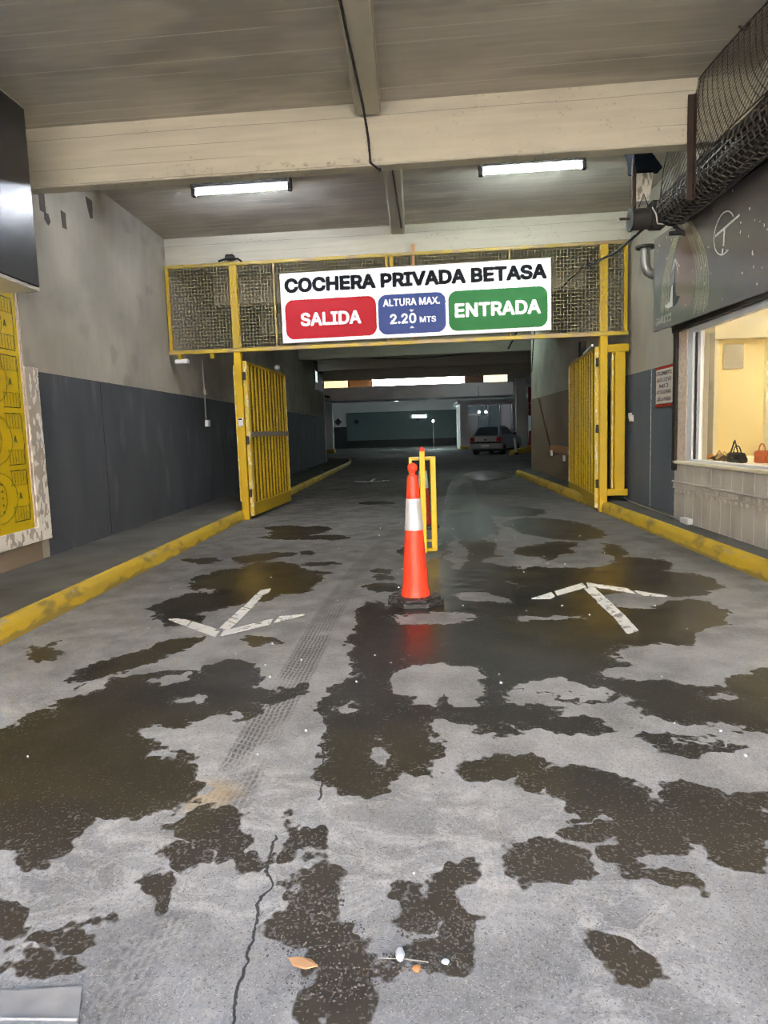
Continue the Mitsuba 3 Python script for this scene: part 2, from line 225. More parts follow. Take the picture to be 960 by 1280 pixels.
WET = [(-1.342,2.547,2.406,1.007,-0.732,-2.677,0.336), (-1.369,2.141,4.733,2.763,-0.042,-3.883,0.192), (-1.011,2.294,6.767,2.711,-0.11,-7.448,0.133),
(-1.583,2.453,5.201,3.1,-0.048,-2.617,0.185), (-1.29,3.193,2.1,0.819,0.17,-3.102,0.354), (-1.361,2.893,3.009,1.315,-0.085,-2.898,0.309),
(-1.011,3.498,6.746,1.809,-0.226,-5.072,0.158), (-1.519,3.999,5.129,2.23,4.992,-4.864,0.152), (-1.696,3.658,3.513,1.829,4.887,-4.948,0.162),
(-0.831,2.965,8.967,2.298,-0.389,-12.335,0.09), (-0.706,3.171,6.468,1.971,6.904,-9.018,0.098), (-0.885,3.178,7.193,1.843,-0.299,-8.112,0.13),
(-2.246,3.9,10.069,5.506,-0.319,-6.013,0.096), (-0.983,4.049,9.092,2.058,-0.717,-12.288,0.09), (-0.684,1.992,7.23,1.041,-6.406,-15.989,0.065),
(-0.745,2.063,10.755,3.465,-0.198,-21.823,0.052), (-0.733,1.874,18.668,6.463,-0.063,-14.46,0.055), (-0.763,1.732,14.675,5.701,-0.012,-15.023,0.064),
(-0.566,1.933,15.812,-1.552,-14.465,-18.957,0.045), (-0.358,1.944,23.776,3.688,-0.137,-22.304,0.046), (-0.432,1.982,65.971,12.346,-0.14,-19.702,0.017),
(-0.314,1.765,12.812,0.383,-2.761,-10.722,0.084), (-0.262,1.594,8.656,0.587,-1.481,-12.787,0.088), (-0.2,1.488,12.368,1.261,0.054,-10.04,0.092),
(-0.197,1.372,12.146,1.31,0.096,-11.621,0.092), (-0.979,1.583,17.489,13.063,13.654,-30.25,0.034), (-0.899,1.558,39.971,20.292,0.211,-60.304,0.018),
(-0.944,1.464,15.784,8.923,0.107,-18.355,0.052), (-1.148,1.667,19.071,16.678,10.927,-14.686,0.045), (-1.104,1.621,32.752,19.846,0.065,-33.534,0.026),
(-0.876,1.447,25.606,13.532,0.324,-51.627,0.021), (1.707,8.56,1.605,-0.345,-1.083,-0.973,0.587), (1.478,8.981,3.179,-0.526,-0.304,-1.58,0.357),
(1.542,6.852,1.787,-0.402,-0.211,-1.542,0.622), (0.7,9.131,2.909,-0.23,-0.054,-0.282,0.394), (0.573,6.147,3.124,-0.301,-0.155,-1.353,0.366),
(0.922,14.022,3.805,-0.257,-0.077,-0.24,0.302), (1.858,6.108,2.564,-0.776,-0.265,-2.25,0.416), (1.143,5.737,2.474,-0.495,-0.233,-2.2,0.45),
(1.557,5.537,1.548,-0.433,-0.239,-2.35,0.481), (0.535,4.615,1.916,-0.229,-0.162,-2.155,0.53), (0.433,5.355,2.618,-0.222,-0.334,-3.55,0.323),
(1.036,4.912,2.161,-0.457,-0.16,-1.902,0.511), (0.554,3.975,1.621,-0.231,-0.133,-2.264,0.505), (1.379,4.354,1.752,-0.55,-0.123,-1.763,0.574),
(1.686,4.428,3.125,-1.101,0.662,-2.862,0.295), (0.844,3.601,2.462,-0.577,-0.211,-4.265,0.267), (1.029,3.24,2.825,-1.107,-3.62,-4.699,0.191),
(1.283,2.941,2.885,-1.291,-0.785,-4.469,0.247), (1.607,3.217,6.674,-3.256,-0.241,-5.982,0.142), (-0.019,4.09,3.066,-0.011,-0.183,-3.004,0.368),
(-0.25,3.794,6.365,0.35,-0.102,-1.93,0.18), (-0.293,4.572,6.951,0.382,-0.196,-2.695,0.165), (-0.274,5.421,6.97,0.301,-0.656,-6.973,0.154),
(-0.339,6.068,10.562,0.519,-1.03,-9.339,0.105), (-0.306,5.824,10.996,0.501,-1.053,-10.112,0.1), (0.266,3.383,6.121,-0.519,-0.267,-6.188,0.183),
(-0.283,3.039,5.565,0.437,-0.112,-3.319,0.205), (-0.17,2.626,4.159,0.204,-0.091,-3.894,0.272), (-0.26,2.369,7.51,0.678,-0.131,-7.731,0.143),
(0.012,2.852,7.156,-0.108,-0.293,-9.998,0.115), (0.235,3.021,6.819,-0.578,-0.228,-6.726,0.165), (0.404,2.926,4.713,-0.672,-0.258,-8.181,0.14),
(0.31,2.724,10.065,-1.203,-0.431,-16.399,0.07), (0.588,2.795,4.931,-1.225,-2.944,-11.922,0.094), (0.539,3.314,5.59,-0.925,-0.47,-11.267,0.102),
(0.787,3.117,6.725,-1.69,-0.534,-14.51,0.079), (0.335,2.436,6.105,-1.025,-1.292,-9.978,0.114), (0.461,2.328,8.826,-1.765,-0.179,-11.081,0.101),
(0.592,2.234,6.137,-2.473,-3.271,-5.348,0.165), (0.685,2.143,8.573,-2.69,-0.109,-9.464,0.11), (0.86,2.141,9.261,-3.617,-0.075,-6.536,0.111),
(0.682,1.945,7.439,-3.322,-2.681,-7.895,0.133), (0.939,2.048,6.681,-3.623,-2.141,-5.676,0.149), (1.105,2.186,10.692,-5.217,-0.161,-12.601,0.078),
(0.933,1.905,9.776,-5.641,-3.863,-11.089,0.091), (0.695,1.763,13.22,-7.337,-17.278,-34.977,0.029), (0.538,2.03,13.46,-3.536,-0.245,-28.761,0.04),
(0.395,1.881,9.803,-2.072,-0.062,-13.242,0.085), (0.251,1.852,43.481,-6.198,-0.076,-19.418,0.026), (0.029,1.754,9.323,2.569,8.674,-12.605,0.073),
(-0.006,1.653,13.254,-0.201,0.018,-15.159,0.076), (0.063,1.581,19.187,-1.072,0.055,-18.126,0.059), (-0.018,1.489,9.045,-0.084,0.12,-22.415,0.051),
(0.018,1.437,15.976,-0.521,0.18,-26.952,0.043), (-0.065,1.452,17.838,0.354,0.22,-35.127,0.033), (0.449,1.511,10.027,-7.244,-14.671,-14.873,0.055),
(1.078,2.529,8.315,-3.654,-5.186,-36.211,0.031), (0.973,2.613,8.024,-3.115,-4.046,-27.312,0.042), (-1.529,5.691,2.312,0.592,-0.157,-1.604,0.463),
(-1.656,5.087,2.394,0.824,1.573,-2.715,0.356), (-1.206,5.818,2.822,0.555,-0.195,-1.916,0.388), (-1.376,6.294,3.263,0.68,-0.298,-2.637,0.325),
(-1.535,8.849,2.467,0.436,0.694,-2.083,0.447), (-1.666,6.954,3.681,0.916,1.913,-3.769,0.256), (-1.391,7.106,12.904,2.415,-0.923,-6.948,0.086),
(-1.161,7.123,12.912,2.003,-0.925,-6.896,0.087), (-1.135,8.233,3.368,0.443,-0.84,-5.199,0.213), (-2.244,6.847,5.409,1.71,-0.934,-7.538,0.141),
(-1.801,9.123,3.633,0.693,-0.582,-3.221,0.281), (-1.665,4.567,6.289,2.177,-0.343,-4.896,0.162), (-0.949,6.519,5.078,0.698,-0.979,-8.173,0.137),
(-1.492,8.291,2.499,0.432,-1,-6.184,0.182), (-0.713,12.218,3.135,0.172,-0.939,-3.569,0.29), (-0.928,6.097,9.676,1.387,-1.527,-13.962,0.08),
(0.485,3.492,1.586,-0.264,-0.68,-2.631,0.422), (0.266,5.83,3.132,-0.157,-0.123,-1.158,0.367), (1.85,5.36,2.01,-0.687,-0.214,-2.186,0.48),
(0.905,4.293,1.159,-0.245,-0.153,-2.27,0.504), (1.302,2.985,3.563,-1.519,-0.156,-4.61,0.229), (-0.017,4.552,4.563,-0.016,-0.177,-2.443,0.252),
(-0.18,3.235,6.312,0.273,-0.122,-3.143,0.182), (2.039,19.047,1.504,-0.162,-0.217,-0.467,0.755), (1.463,10.35,2.069,-0.295,-0.364,-1.59,0.547),
(0.989,10.459,1.631,-0.157,-0.431,-1.885,0.584), (-0.092,7.075,11.859,0.097,-0.471,-3.449,0.097), (0.414,8.797,9.629,-0.482,-0.122,-0.67,0.119),
(0.324,2.843,3.222,-0.385,-0.355,-12.094,0.095), (1.342,2.773,5.116,-2.411,-0.258,-9.119,0.121)]
DRY = [(-0.954,2.659,4.07,1.075,-2.223,-7.413,0.142), (-0.728,2.501,6.752,1.197,-2.894,-8.243,0.118), (-1.301,3.391,7.782,3.083,4.186,-15.36,0.072),
(-1.09,3.135,12.675,4.083,-0.71,-19.966,0.055), (-1.704,3.294,4.552,2.761,11.705,-8.435,0.079), (-1.848,3.172,7.82,5.26,14.512,-10.228,0.063),
(1.442,3.61,2.574,-1.011,-0.193,-3.817,0.288), (1.128,3.426,4.948,-1.609,-0.383,-8.457,0.133), (1.762,3.904,5.518,-2.446,-0.192,-3.271,0.186),
(0.06,3.357,4.38,-0.117,-0.169,-3.995,0.262), (0.209,3.168,8.68,-0.636,-0.264,-7.018,0.132), (0.672,3.191,4.351,-1.034,-2.201,-9.289,0.12),
(1.549,6.417,3.18,-0.735,0.392,-2.623,0.325), (1.777,7.058,6.091,-1.531,-0.29,-2.03,0.183), (1.346,6.206,3.443,-0.747,-0.625,-5.264,0.216),
(1.093,7.695,2.763,-0.42,-1.215,-2.345,0.367), (0.466,5.033,4.621,-0.524,-2.513,-6.471,0.162), (0.091,4.503,3.554,-0.095,-0.509,-7.122,0.161),
(0.881,4.427,4.152,-0.83,-0.911,-12.829,0.089), (1.568,4.867,4.405,-1.407,-0.324,-3.857,0.238), (-0.314,2.966,17.067,1.54,-0.395,-12.353,0.067),
(-0.149,2.522,31.989,1.384,-0.263,-12.606,0.036), (0.112,2.768,8.207,-0.411,-0.347,-12.707,0.09), (0.371,2.578,5.317,-0.788,-0.47,-20.83,0.055),
(1.149,2.702,4.462,-1.954,-3.317,-21.183,0.054), (0.913,6.497,5.449,-0.777,-0.378,-3.021,0.209), (0.775,2.242,26.475,-8.967,-0.135,-9.564,0.041),
(1.004,1.955,26.715,-13.183,-0.119,-17.798,0.037), (0.468,3.109,13.36,-2.058,-0.617,-16.996,0.067), (0.247,2.197,6.165,-0.737,-0.21,-16.432,0.07),
(-1.342,4.524,8.127,2.277,-0.692,-9.954,0.106), (-1.139,4.612,9.792,2.275,-0.863,-11.979,0.09), (-0.991,5.211,7.867,1.407,-1.1,-12.618,0.089),
(-1.767,5.445,12.411,3.849,-1.596,-17.496,0.061), (1.377,3.076,13.866,-6.069,-0.758,-20.883,0.052), (0.408,7.007,10.043,-0.619,-0.143,-1.048,0.114),
(0.913,6.497,3.269,-0.466,-0.504,-4.029,0.283)]
TRACK = [[-0.242, 8.767], [-0.543, 6.352], [-0.634, 4.638], [-0.651, 3.635], [-0.681, 2.96], [-0.687, 2.406], [-0.7, 2.063], [-0.718, 1.765], [-0.727, 1.485], [-0.746, 1.285]]
CRACK = [[-0.472, 1.995], [-0.466, 1.825], [-0.434, 1.755], [-0.453, 1.677], [-0.444, 1.552], [-0.433, 1.415], [-0.422, 1.289]]
CRACK2 = [[-0.394, 2.596], [-0.362, 2.205]]
ARROW_OUT = [[(-1.76, 4.582), (-1.699, 4.595), (-1.58, 4.536), (-1.565, 4.392)], [(-1.565, 4.514), (-1.305, 4.286), (-1.297, 4.14), (-1.555, 4.379)], [(-1.272, 4.145), (-1.275, 4.269), (-1.008, 4.546), (-1.001, 4.402)], [(-0.981, 4.441), (-0.972, 4.599), (-0.804, 4.644), (-0.805, 4.618)], [(-1.322, 4.318), (-1.321, 4.509), (-1.242, 4.422), (-1.253, 4.291)], [(-1.318, 4.526), (-1.308, 4.876), (-1.233, 4.808), (-1.241, 4.442)], [(-1.3, 4.895), (-1.299, 5.265), (-1.232, 5.221), (-1.231, 4.841)], [(-1.296, 5.293), (-1.289, 5.42), (-1.219, 5.474), (-1.208, 5.343), (-1.243, 5.244)]]
ARROW_IN = [[(0.832, 4.954), (1.014, 5.137), (1.015, 5.005), (0.969, 4.942)], [(1.044, 5.162), (1.317, 5.425), (1.313, 5.277), (1.036, 5.029)], [(1.352, 5.434), (1.605, 5.205), (1.613, 5.031), (1.474, 5.189), (1.329, 5.305)], [(1.64, 5.135), (1.814, 4.946), (1.793, 4.922), (1.656, 4.975), (1.635, 5.003)], [(1.281, 5.224), (1.374, 5.289), (1.364, 4.924), (1.282, 4.842)], [(1.271, 4.809), (1.367, 4.914), (1.358, 4.531), (1.274, 4.442)], [(1.277, 4.433), (1.362, 4.518), (1.337, 4.107), (1.247, 4.034)]]

def seg_dist(x, y, pts):
    """Distance to a polyline and the signed offset across its nearest piece, and the distance along it."""
    best, off, al, run = mi.Float(9), mi.Float(9), mi.Float(0), 0.0
    for (ax, ay), (bx_, by) in zip(pts[:-1], pts[1:]):
        ex, ey = bx_ - ax, by - ay; L = math.hypot(ex, ey)
        t = dr.clip(((x - ax) * ex + (y - ay) * ey) / (L * L), 0, 1)
        dx, dy = x - ax - t * ex, y - ay - t * ey
        d = dr.sqrt(dx * dx + dy * dy)
        nearer = d < best
        off = dr.select(nearer, (dx * ey - dy * ex) / L, off); al = dr.select(nearer, run + t * L, al); best = dr.minimum(best, d); run += L
    return best, off, al
def blobs(x, y, table):
    f = mi.Float(-5)
    for cx, cy, a, b, c, d, r in table:
        u, v = x - cx, y - cy
        q0, q1 = a * u + b * v, c * u + d * v
        f = dr.maximum(f, (1 - dr.sqrt(q0 * q0 + q1 * q1)) * r)
    return f
def wetness(p, n, uv):
    wx = p.x + 0.13 * (fbm(p.x * 6, p.y * 6, 3, 3) - 0.5) + 0.035 * (noise(p.x * 31, p.y * 31, 8) - 0.5)
    wy = p.y + 0.20 * (fbm(p.x * 6, p.y * 6, 41, 3) - 0.5) + 0.05 * (noise(p.x * 31, p.y * 31, 77) - 0.5)
    rag = 0.085 * (fbm(p.x * 11, p.y * 8, 5, 5) - 0.5) + 0.016 * (noise(p.x * 62, p.y * 62, 19) - 0.5)
    f = dr.minimum(blobs(wx, wy, WET), -blobs(wx, wy, DRY)) + rag + 0.012
    grain = 0.75 + 0.25 * smoothstep(0.25, 0.5, noise(p.x * 120, p.y * 120, 2) + 6 * f)
    return smoothstep(-0.006, 0.007, f) * grain
def track_mark(p):
    d, off, al = seg_dist(p.x, p.y, TRACK)
    w = off + 0.01 * (noise(p.x * 20, p.y * 20, 5) - 0.5)
    rib = smoothstep(0.25, 0.7, dr.abs(w * 45 - dr.floor(w * 45) - 0.5) * 2)
    k = al * 24 + dr.abs(off) * 14
    lug = smoothstep(0.1, 0.4, dr.abs(k - dr.floor(k) - 0.5) * 2)
    gate = smoothstep(0.15, 0.5, fbm(p.x * 5, p.y * 3, 6)) * smoothstep(1.9, 2.4, p.y) + 0.45 * smoothstep(0.5, 0.62, fbm(p.x * 6, p.y * 5, 66)) * smoothstep(2.4, 1.9, p.y)
    return smoothstep(0.11, 0.07, d) * (0.35 + 0.65 * rib * lug) * dr.clip(gate, 0, 1)
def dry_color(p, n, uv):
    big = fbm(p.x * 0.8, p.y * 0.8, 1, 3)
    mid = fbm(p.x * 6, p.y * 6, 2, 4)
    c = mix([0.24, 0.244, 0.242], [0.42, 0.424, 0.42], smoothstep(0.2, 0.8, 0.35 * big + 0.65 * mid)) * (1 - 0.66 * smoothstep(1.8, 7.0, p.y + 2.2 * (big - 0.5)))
    q = fbm(p.x * 13 + 2 * noise(p.x * 7, p.y * 7, 3), p.y * 24 + 2 * noise(p.x * 8, p.y * 8, 8), 12, 5)
    vein = 0.7 * smoothstep(0.05, 0.0, dr.abs(q - 0.52)) + 0.8 * smoothstep(0.54, 0.68, q)
    c = mix(c, [0.58, 0.58, 0.56], 0.6 * dr.clip(vein, 0, 1) * smoothstep(3.0, 1.9, p.y + 0.3 * p.x) * smoothstep(0.25, 0.5, fbm(p.x * 2, p.y * 2, 15) - 0.12 * p.x))
    c = c * (0.80 + 0.24 * noise(p.x * 130, p.y * 110, 51) + 0.16 * noise(p.x * 330, p.y * 300, 53))
    pit = smoothstep(0.80, 0.86, noise(p.x * 260, p.y * 260, 4)) * smoothstep(5.0, 2.0, p.y)
    c = mix(c, [0.10, 0.10, 0.10], 0.55 * pit)
    fleck = smoothstep(0.82, 0.88, noise(p.x * 300, p.y * 300, 9)) * smoothstep(4.0, 1.8, p.y)
    c = mix(c, [0.66, 0.66, 0.64], 0.4 * fleck)
    c = mix(c, [0.085, 0.08, 0.075], 0.8 * track_mark(p))
    wob = 0.03 * (fbm(p.x * 25, p.y * 25, 1) - 0.5)
    k, _, _ = seg_dist(p.x + wob, p.y, CRACK)
    k2, _, _ = seg_dist(p.x + wob, p.y, CRACK2)
    c = mix(c, [0.03, 0.03, 0.03], 0.9 * smoothstep(0.0055, 0.002, dr.minimum(k, k2)))
    ochre = dr.maximum(smoothstep(0.20, 0.05, dr.sqrt(dr.square(p.x - 1.66) + dr.square((p.y - 3.02) * 1.6))), 0.6 * smoothstep(0.2, 0.04, dr.sqrt(dr.square(p.x + 0.78) + dr.square((p.y - 2.24) * 1.3))))
    return mix(c, [0.55, 0.40, 0.17], 0.8 * ochre * smoothstep(0.4, 0.55, fbm(p.x * 14, p.y * 14, 7)))
def wet_color(p, n, uv):
    a = fbm(p.x * 5, p.y * 5, 21, 3); g = noise(p.x * 90, p.y * 90, 22)
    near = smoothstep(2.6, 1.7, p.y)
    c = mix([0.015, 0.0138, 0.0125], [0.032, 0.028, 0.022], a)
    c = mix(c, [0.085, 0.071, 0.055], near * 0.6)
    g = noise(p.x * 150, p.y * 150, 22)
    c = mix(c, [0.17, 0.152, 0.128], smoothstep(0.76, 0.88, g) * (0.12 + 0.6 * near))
    return mix(c, [0.095, 0.075, 0.022], smoothstep(0.5, 0.7, fbm(p.x * 1.2, p.y * 1.2, 31)) * 0.22)
relief = proc(lambda p, n, uv: 0.0035 * fbm(p.x * 38, p.y * 38, 0, 2) + 0.004 * noise(p.x * 9, p.y * 9), 2e-3)
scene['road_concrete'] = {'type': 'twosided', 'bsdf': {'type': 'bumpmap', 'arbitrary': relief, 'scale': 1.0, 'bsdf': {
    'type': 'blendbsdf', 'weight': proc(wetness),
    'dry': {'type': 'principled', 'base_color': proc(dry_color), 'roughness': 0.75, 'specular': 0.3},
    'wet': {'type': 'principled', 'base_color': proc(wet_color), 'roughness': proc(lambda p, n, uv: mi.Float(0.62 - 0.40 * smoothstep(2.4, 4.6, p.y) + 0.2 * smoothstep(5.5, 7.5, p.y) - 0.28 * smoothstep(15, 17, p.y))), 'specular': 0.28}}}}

# ------------------------------------------------------------ the setting
CEIL = 4.23
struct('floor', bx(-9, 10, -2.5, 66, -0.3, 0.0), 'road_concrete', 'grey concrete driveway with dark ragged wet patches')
struct('floor_street', bx(-32, 34, -19, -2.5, -0.31, -0.002), 'street_concrete', 'pale street pavement in front of the entrance')
struct('wall_opposite', bx(-32, 34, -19.4, -19, -0.3, 10.5), 'street_facade', 'pale house front across the street')
struct('wall_front', cat([bx(-9, -3.95, -2.5, -2.2, 0, 12), bx(3.5, 10, -2.5, -2.2, 0, 12), bx(-9, 10, -2.5, -2.2, CEIL, 12)]), 'beam_concrete', 'front of the building above and beside the entrance')
struct('ceiling', bx(-9, 10, -2.5, 66, CEIL, CEIL + 0.25), 'ceiling_concrete', 'board-marked grey concrete ceiling slab over the driveway')
def beam(y0, z0, thick, u0=-3.7, u1=3.2, label=None, parent='ceiling'):
    part(parent, 'beam', skew(cbx(u0, u1, 0, thick, z0, CEIL + 0.01, 0.012), y0), 'beam_concrete', label)
beam(6.53, 3.69, 0.17, -3.7, 3.05, 'cream concrete beam nearest the street')
beam(10.24, 3.825, 0.22, -3.7, 3.2, 'concrete beam just above the yellow gate frame')
beam(12.7, 3.70, 0.25)
beam(16.6, 3.72, 0.25)
for y0, z0 in ((22.1, 3.68), (26.3, 3.70), (31.5, 3.72)): beam(y0, z0, 0.3, -8.5, 9.0)
# rib along the ceiling, and the widening where it meets the first beam
part('ceiling', 'rib', rotz(cbx(-0.115, 0.115, -6.55, -0.05, CEIL - 0.13, CEIL + 0.01, 0.02), 0.6).apply_translation((-0.335, 6.55, 0)), 'beam_concrete', 'narrow concrete rib running along the ceiling')
part('ceiling', 'rib', cbx(-0.26, -0.05, 6.70, 10.25, CEIL - 0.13, CEIL + 0.01, 0.02), 'beam_concrete')

struct('wall_left', bx(-3.95, -3.65, -2.5, 28.2, 0, CEIL), 'plaster', 'grey plastered side wall beside the exit lane')
part('wall_left', 'painted_dado', bx(-3.66, -3.645, 6.52, 28.0, 0.14, 1.955), 'dado_paint', 'dark blue-grey painted lower band')
part('wall_left', 'dado_joint', cat([bx(-3.646, -3.6435, y, y + 0.012, 0.16, 1.95) for y in (7.9, 12.9, 15.4)]), 'dado_dark')
# dark paint patches below the first beam
def patch(y, z, pts):
    part('wall_left', 'paint_patch', move(facing_right(prism(Polygon(pts), 0, 0.003)), -3.651, y, z), 'patch_paint')
patch(7.37, 3.52, [(-.04, 0), (.05, 0), (.05, .17), (-.05, .17)])
patch(8.0, 3.83, [(-.06, .1), (0, -.02), (.07, .0), (.08, .2), (-.08, .2)])
patch(6.95, 3.62, [(-.05, -.06), (.06, -.06), (.06, .2), (-.06, .2)])
patch(7.02, 3.50, [(-.05, .0), (.02, -.05), (.07, .0), (.04, .07), (-.04, .07)])
part('wall_left', 'paint_patch', move(facing_right(prism(Polygon([(0, 0), (.45, 0), (.42, .035), (.03, .035)]), 0, 0.003)), -3.651, 7.02, 3.93), 'patch_paint')
# right-hand wall: plastered above, painted below, tiled shop front nearer the street
struct('wall_right', bx(3.12, 3.42, 8.0, 18.35, 0, CEIL), 'plaster', 'grey plastered side wall beside the entrance lane')
part('wall_right', 'painted_dado', bx(3.112, 3.13, 8.0, 10.9, 0.15, 1.965), 'dado_blue', 'blue-grey painted lower band')
part('wall_right', 'dado_joint', bx(3.1095, 3.113, 9.15, 9.165, 0.16, 1.96), 'light_trim')
part('wall_right', 'lower_panel', bx(3.105, 3.13, 12.6, 18.33, 0.15, 2.0), 'inner_panel', 'drab brown lower panel inside the gate')
st = Polygon([(-17.3, 1.98), (-17.1, 1.98), (-15.6, .75), (-15.75, .72)])
part('wall_right', 'stripe', move(facing_left(prism(st, 0, 0.006)), 3.105, 0, 0), 'dark_brown', 'brown slanting stripe')
part('wall_right', 'stripe', bx(3.097, 3.106, 14.0, 15.75, 0.70, 0.86), 'tan_leather')
part('wall_right', 'lower_panel', bx(3.10, 3.13, 13.2, 13.9, 0.15, 1.2), 'dado_dark', 'dark low door')
for y, z in ((15.5, 0.62), (14.2, 0.55)): part('wall_right', 'socket', cbx(3.06, 3.105, y, y + 0.09, z, z + 0.12), 'white_plastic')
struct('wall_back', bx(-9, 10, 60.2, 60.5, 0, CEIL), 'office_white', 'pale wall at the far end of the garage')
part('wall_back', 'lower_band', bx(-9, -5.9, 60.15, 60.21, 0, 1.9), 'dado_dark')
struct('door_1', cat([bx(-5.9, 4.2, 60.05, 60.2, 0.66, 3.1)] + [bx(-5.9, 4.2, 60.03, 60.06, z, z + 0.02) for z in np.arange(0.8, 3.1, 0.16)]), 'teal_wall', 'wide dark teal roller door at the far end of the garage')
part('door_1', 'foot_shadow', bx(-5.9, 4.2, 59.9, 60.2, 0.0, 0.66), 'black_matte')  # black strip stands in for the shadow at the foot of the door
struct('wall_far_left', bx(-9, -8.7, 28.0, 60.5, 0, CEIL), 'office_white', 'side wall deep inside the garage')
struct('wall_far_right', bx(9.7, 10, 18.3, 60.5, 0, CEIL), 'office_white', 'side wall deep inside the garage beyond the booth')
struct('wall_left_return', bx(-9, -3.65, 28.0, 28.2, 0, CEIL), 'office_white', 'return of the left wall inside the garage')
struct('wall_right_return', bx(3.42, 10, 18.05, 18.35, 0, CEIL), 'office_white', 'return of the right wall inside the garage')
# white gallery front with the lit opening above it
gal = 'wall_gallery'
struct(gal, cbx(-8.6, 5.2, 36.0, 36.25, 2.99, 3.69, 0.02), 'office_white', 'white gallery parapet crossing the garage below a lit strip')
part(gal, 'deck', bx(-8.6, 5.2, 36.25, 38.3, 2.99, 3.1), 'office_white')
wk = 'window_2'
struct(wk, bx(-8.6, 5.2, 38.25, 38.4, 3.0, CEIL), 'dark_brown', 'lit strip of panes above the gallery parapet')
def lit(x0, x1, rgb, label, z0=3.55, z1=4.22): part(wk, 'pane', bx(x0, x1, 38.2, 38.24, z0, z1), 'white_plastic', label, emitter=E(rgb))
lit(-4.92, -3.6, (0.20, 0.15, 0.06), 'yellowish lit pane'); lit(-2.25, 2.87, [STRIP_POWER] * 3, 'long white lit pane'); lit(3.9, 5.2, (0.16, 0.14, 0.085), 'cream lit pane')
part(wk, 'frame', bx(-3.5, -2.3, 38.18, 38.24, 3.5, 4.22), 'tan_leather'); part(wk, 'frame', bx(2.9, 3.85, 38.18, 38.24, 3.5, 4.22), 'dark_brown')
st_win = 'window_3'
struct(st_win, bx(-3.66, -3.64, 25.6, 28.1, 2.98, 4.15), 'black_matte', 'dark opening high in the left wall near its far end')
part(st_win, 'pane', bx(-3.645, -3.63, 25.8, 26.3, 3.25, 3.65), 'white_plastic', emitter=E((0.08, 0.1, 0.095)))
# kerbs and walkways
def kerb(pts, w, h, label):
    V, F = [], []
    for i, (x, y) in enumerate(pts):
        a, b = pts[max(i - 1, 0)], pts[min(i + 1, len(pts) - 1)]; L = math.hypot(b[0] - a[0], b[1] - a[1]); nx, ny = (b[1] - a[1]) / L, -(b[0] - a[0]) / L
        j = lambda k: 0.012 * (meshkit.fbm(np.array([x * 2.3, y * 2.3, k * 7.0])) - 0.5)
        prof = [(0, -0.02), (0.0, h * 0.55), (-0.012 + j(1), h - 0.03 + j(2)), (-0.035 + j(3), h + j(4)), (-abs(w), h), (-abs(w), -0.02)]
        s = 1 if w > 0 else -1
        V += [(x + s * d * nx, y + s * d * ny, z) for d, z in prof]
    n = 6
    for i in range(len(pts) - 1):
        for k in range(n):
            a0, a1 = i * n + k, i * n + (k + 1) % n
            F += [[a0, a1, a1 + n], [a0, a1 + n, a0 + n]]
    F += [[0, k, k + 1] for k in range(1, n - 1)] + [[(len(pts) - 1) * n, (len(pts) - 1) * n + k + 1, (len(pts) - 1) * n + k] for k in range(1, n - 1)]
    m = trimesh.Trimesh(np.array(V), np.array(F)); m.fix_normals()
    return struct('kerb', m, 'kerb_paint', label, smooth=14)
left_line = [(-2.625, y) for y in np.arange(1.0, 26.0, 0.3)] + [(-2.625 - 0.004 * (y - 26) ** 2 * 3, y) for y in np.arange(26.0, 33.5, 0.5)]
kerb(left_line, 0.075, 0.145, 'yellow painted kerb along the left walkway')
kerb([(2.705, y) for y in np.arange(1.0, 18.6, 0.3)], -0.075, 0.155, 'yellow painted kerb along the right walkway')
struct('walkway', bx(-3.66, -2.695, 0.9, 28.2, -0.01, 0.143), 'walkway_concrete', 'grey concrete walkway along the left wall')
struct('walkway', bx(-5.5, -2.85, 28.2, 33.0, -0.01, 0.10), 'walkway_concrete', 'far end of the left walkway inside the garage')
struct('walkway', bx(2.775, 3.13, 0.9, 18.55, -0.01, 0.153), 'walkway_concrete', 'narrow concrete walkway along the right wall')

# boarded-up opening with its plaster surround on the left wall
fr = 'trim_1'
struct(fr, cat([cbx(-3.66, -3.595, 6.27, 6.50, 0.33, 1.98), cbx(-3.66, -3.595, 2.2, 6.50, 0.33, 0.47)]), 'stucco_frame', 'peeling plaster surround of the boarded opening')
part(fr, 'upper_jamb', cbx(-3.66, -3.60, 6.27, 6.42, 1.98, 2.75), 'plaster')
part(fr, 'reveal', bx(-3.64, -3.605, 6.235, 6.275, 0.46, 2.75), 'granite')
part(fr, 'plinth', bx(-3.66, -3.63, 2.2, 6.36, 0.143, 0.335), 'inner_panel')
bd = solo('yellow_site_board', bx(-3.63, -3.612, 2.3, 6.24, 0.47, 2.75), 'yellow_board', 'yellow film-faced board with printed black drawings closing the left opening', 'board')
def ink_line(pts, w=0.008): return LineString(pts).buffer(w / 2, cap_style=2)
clip = sbox(2.3, 0.48, 6.23, 2.74)
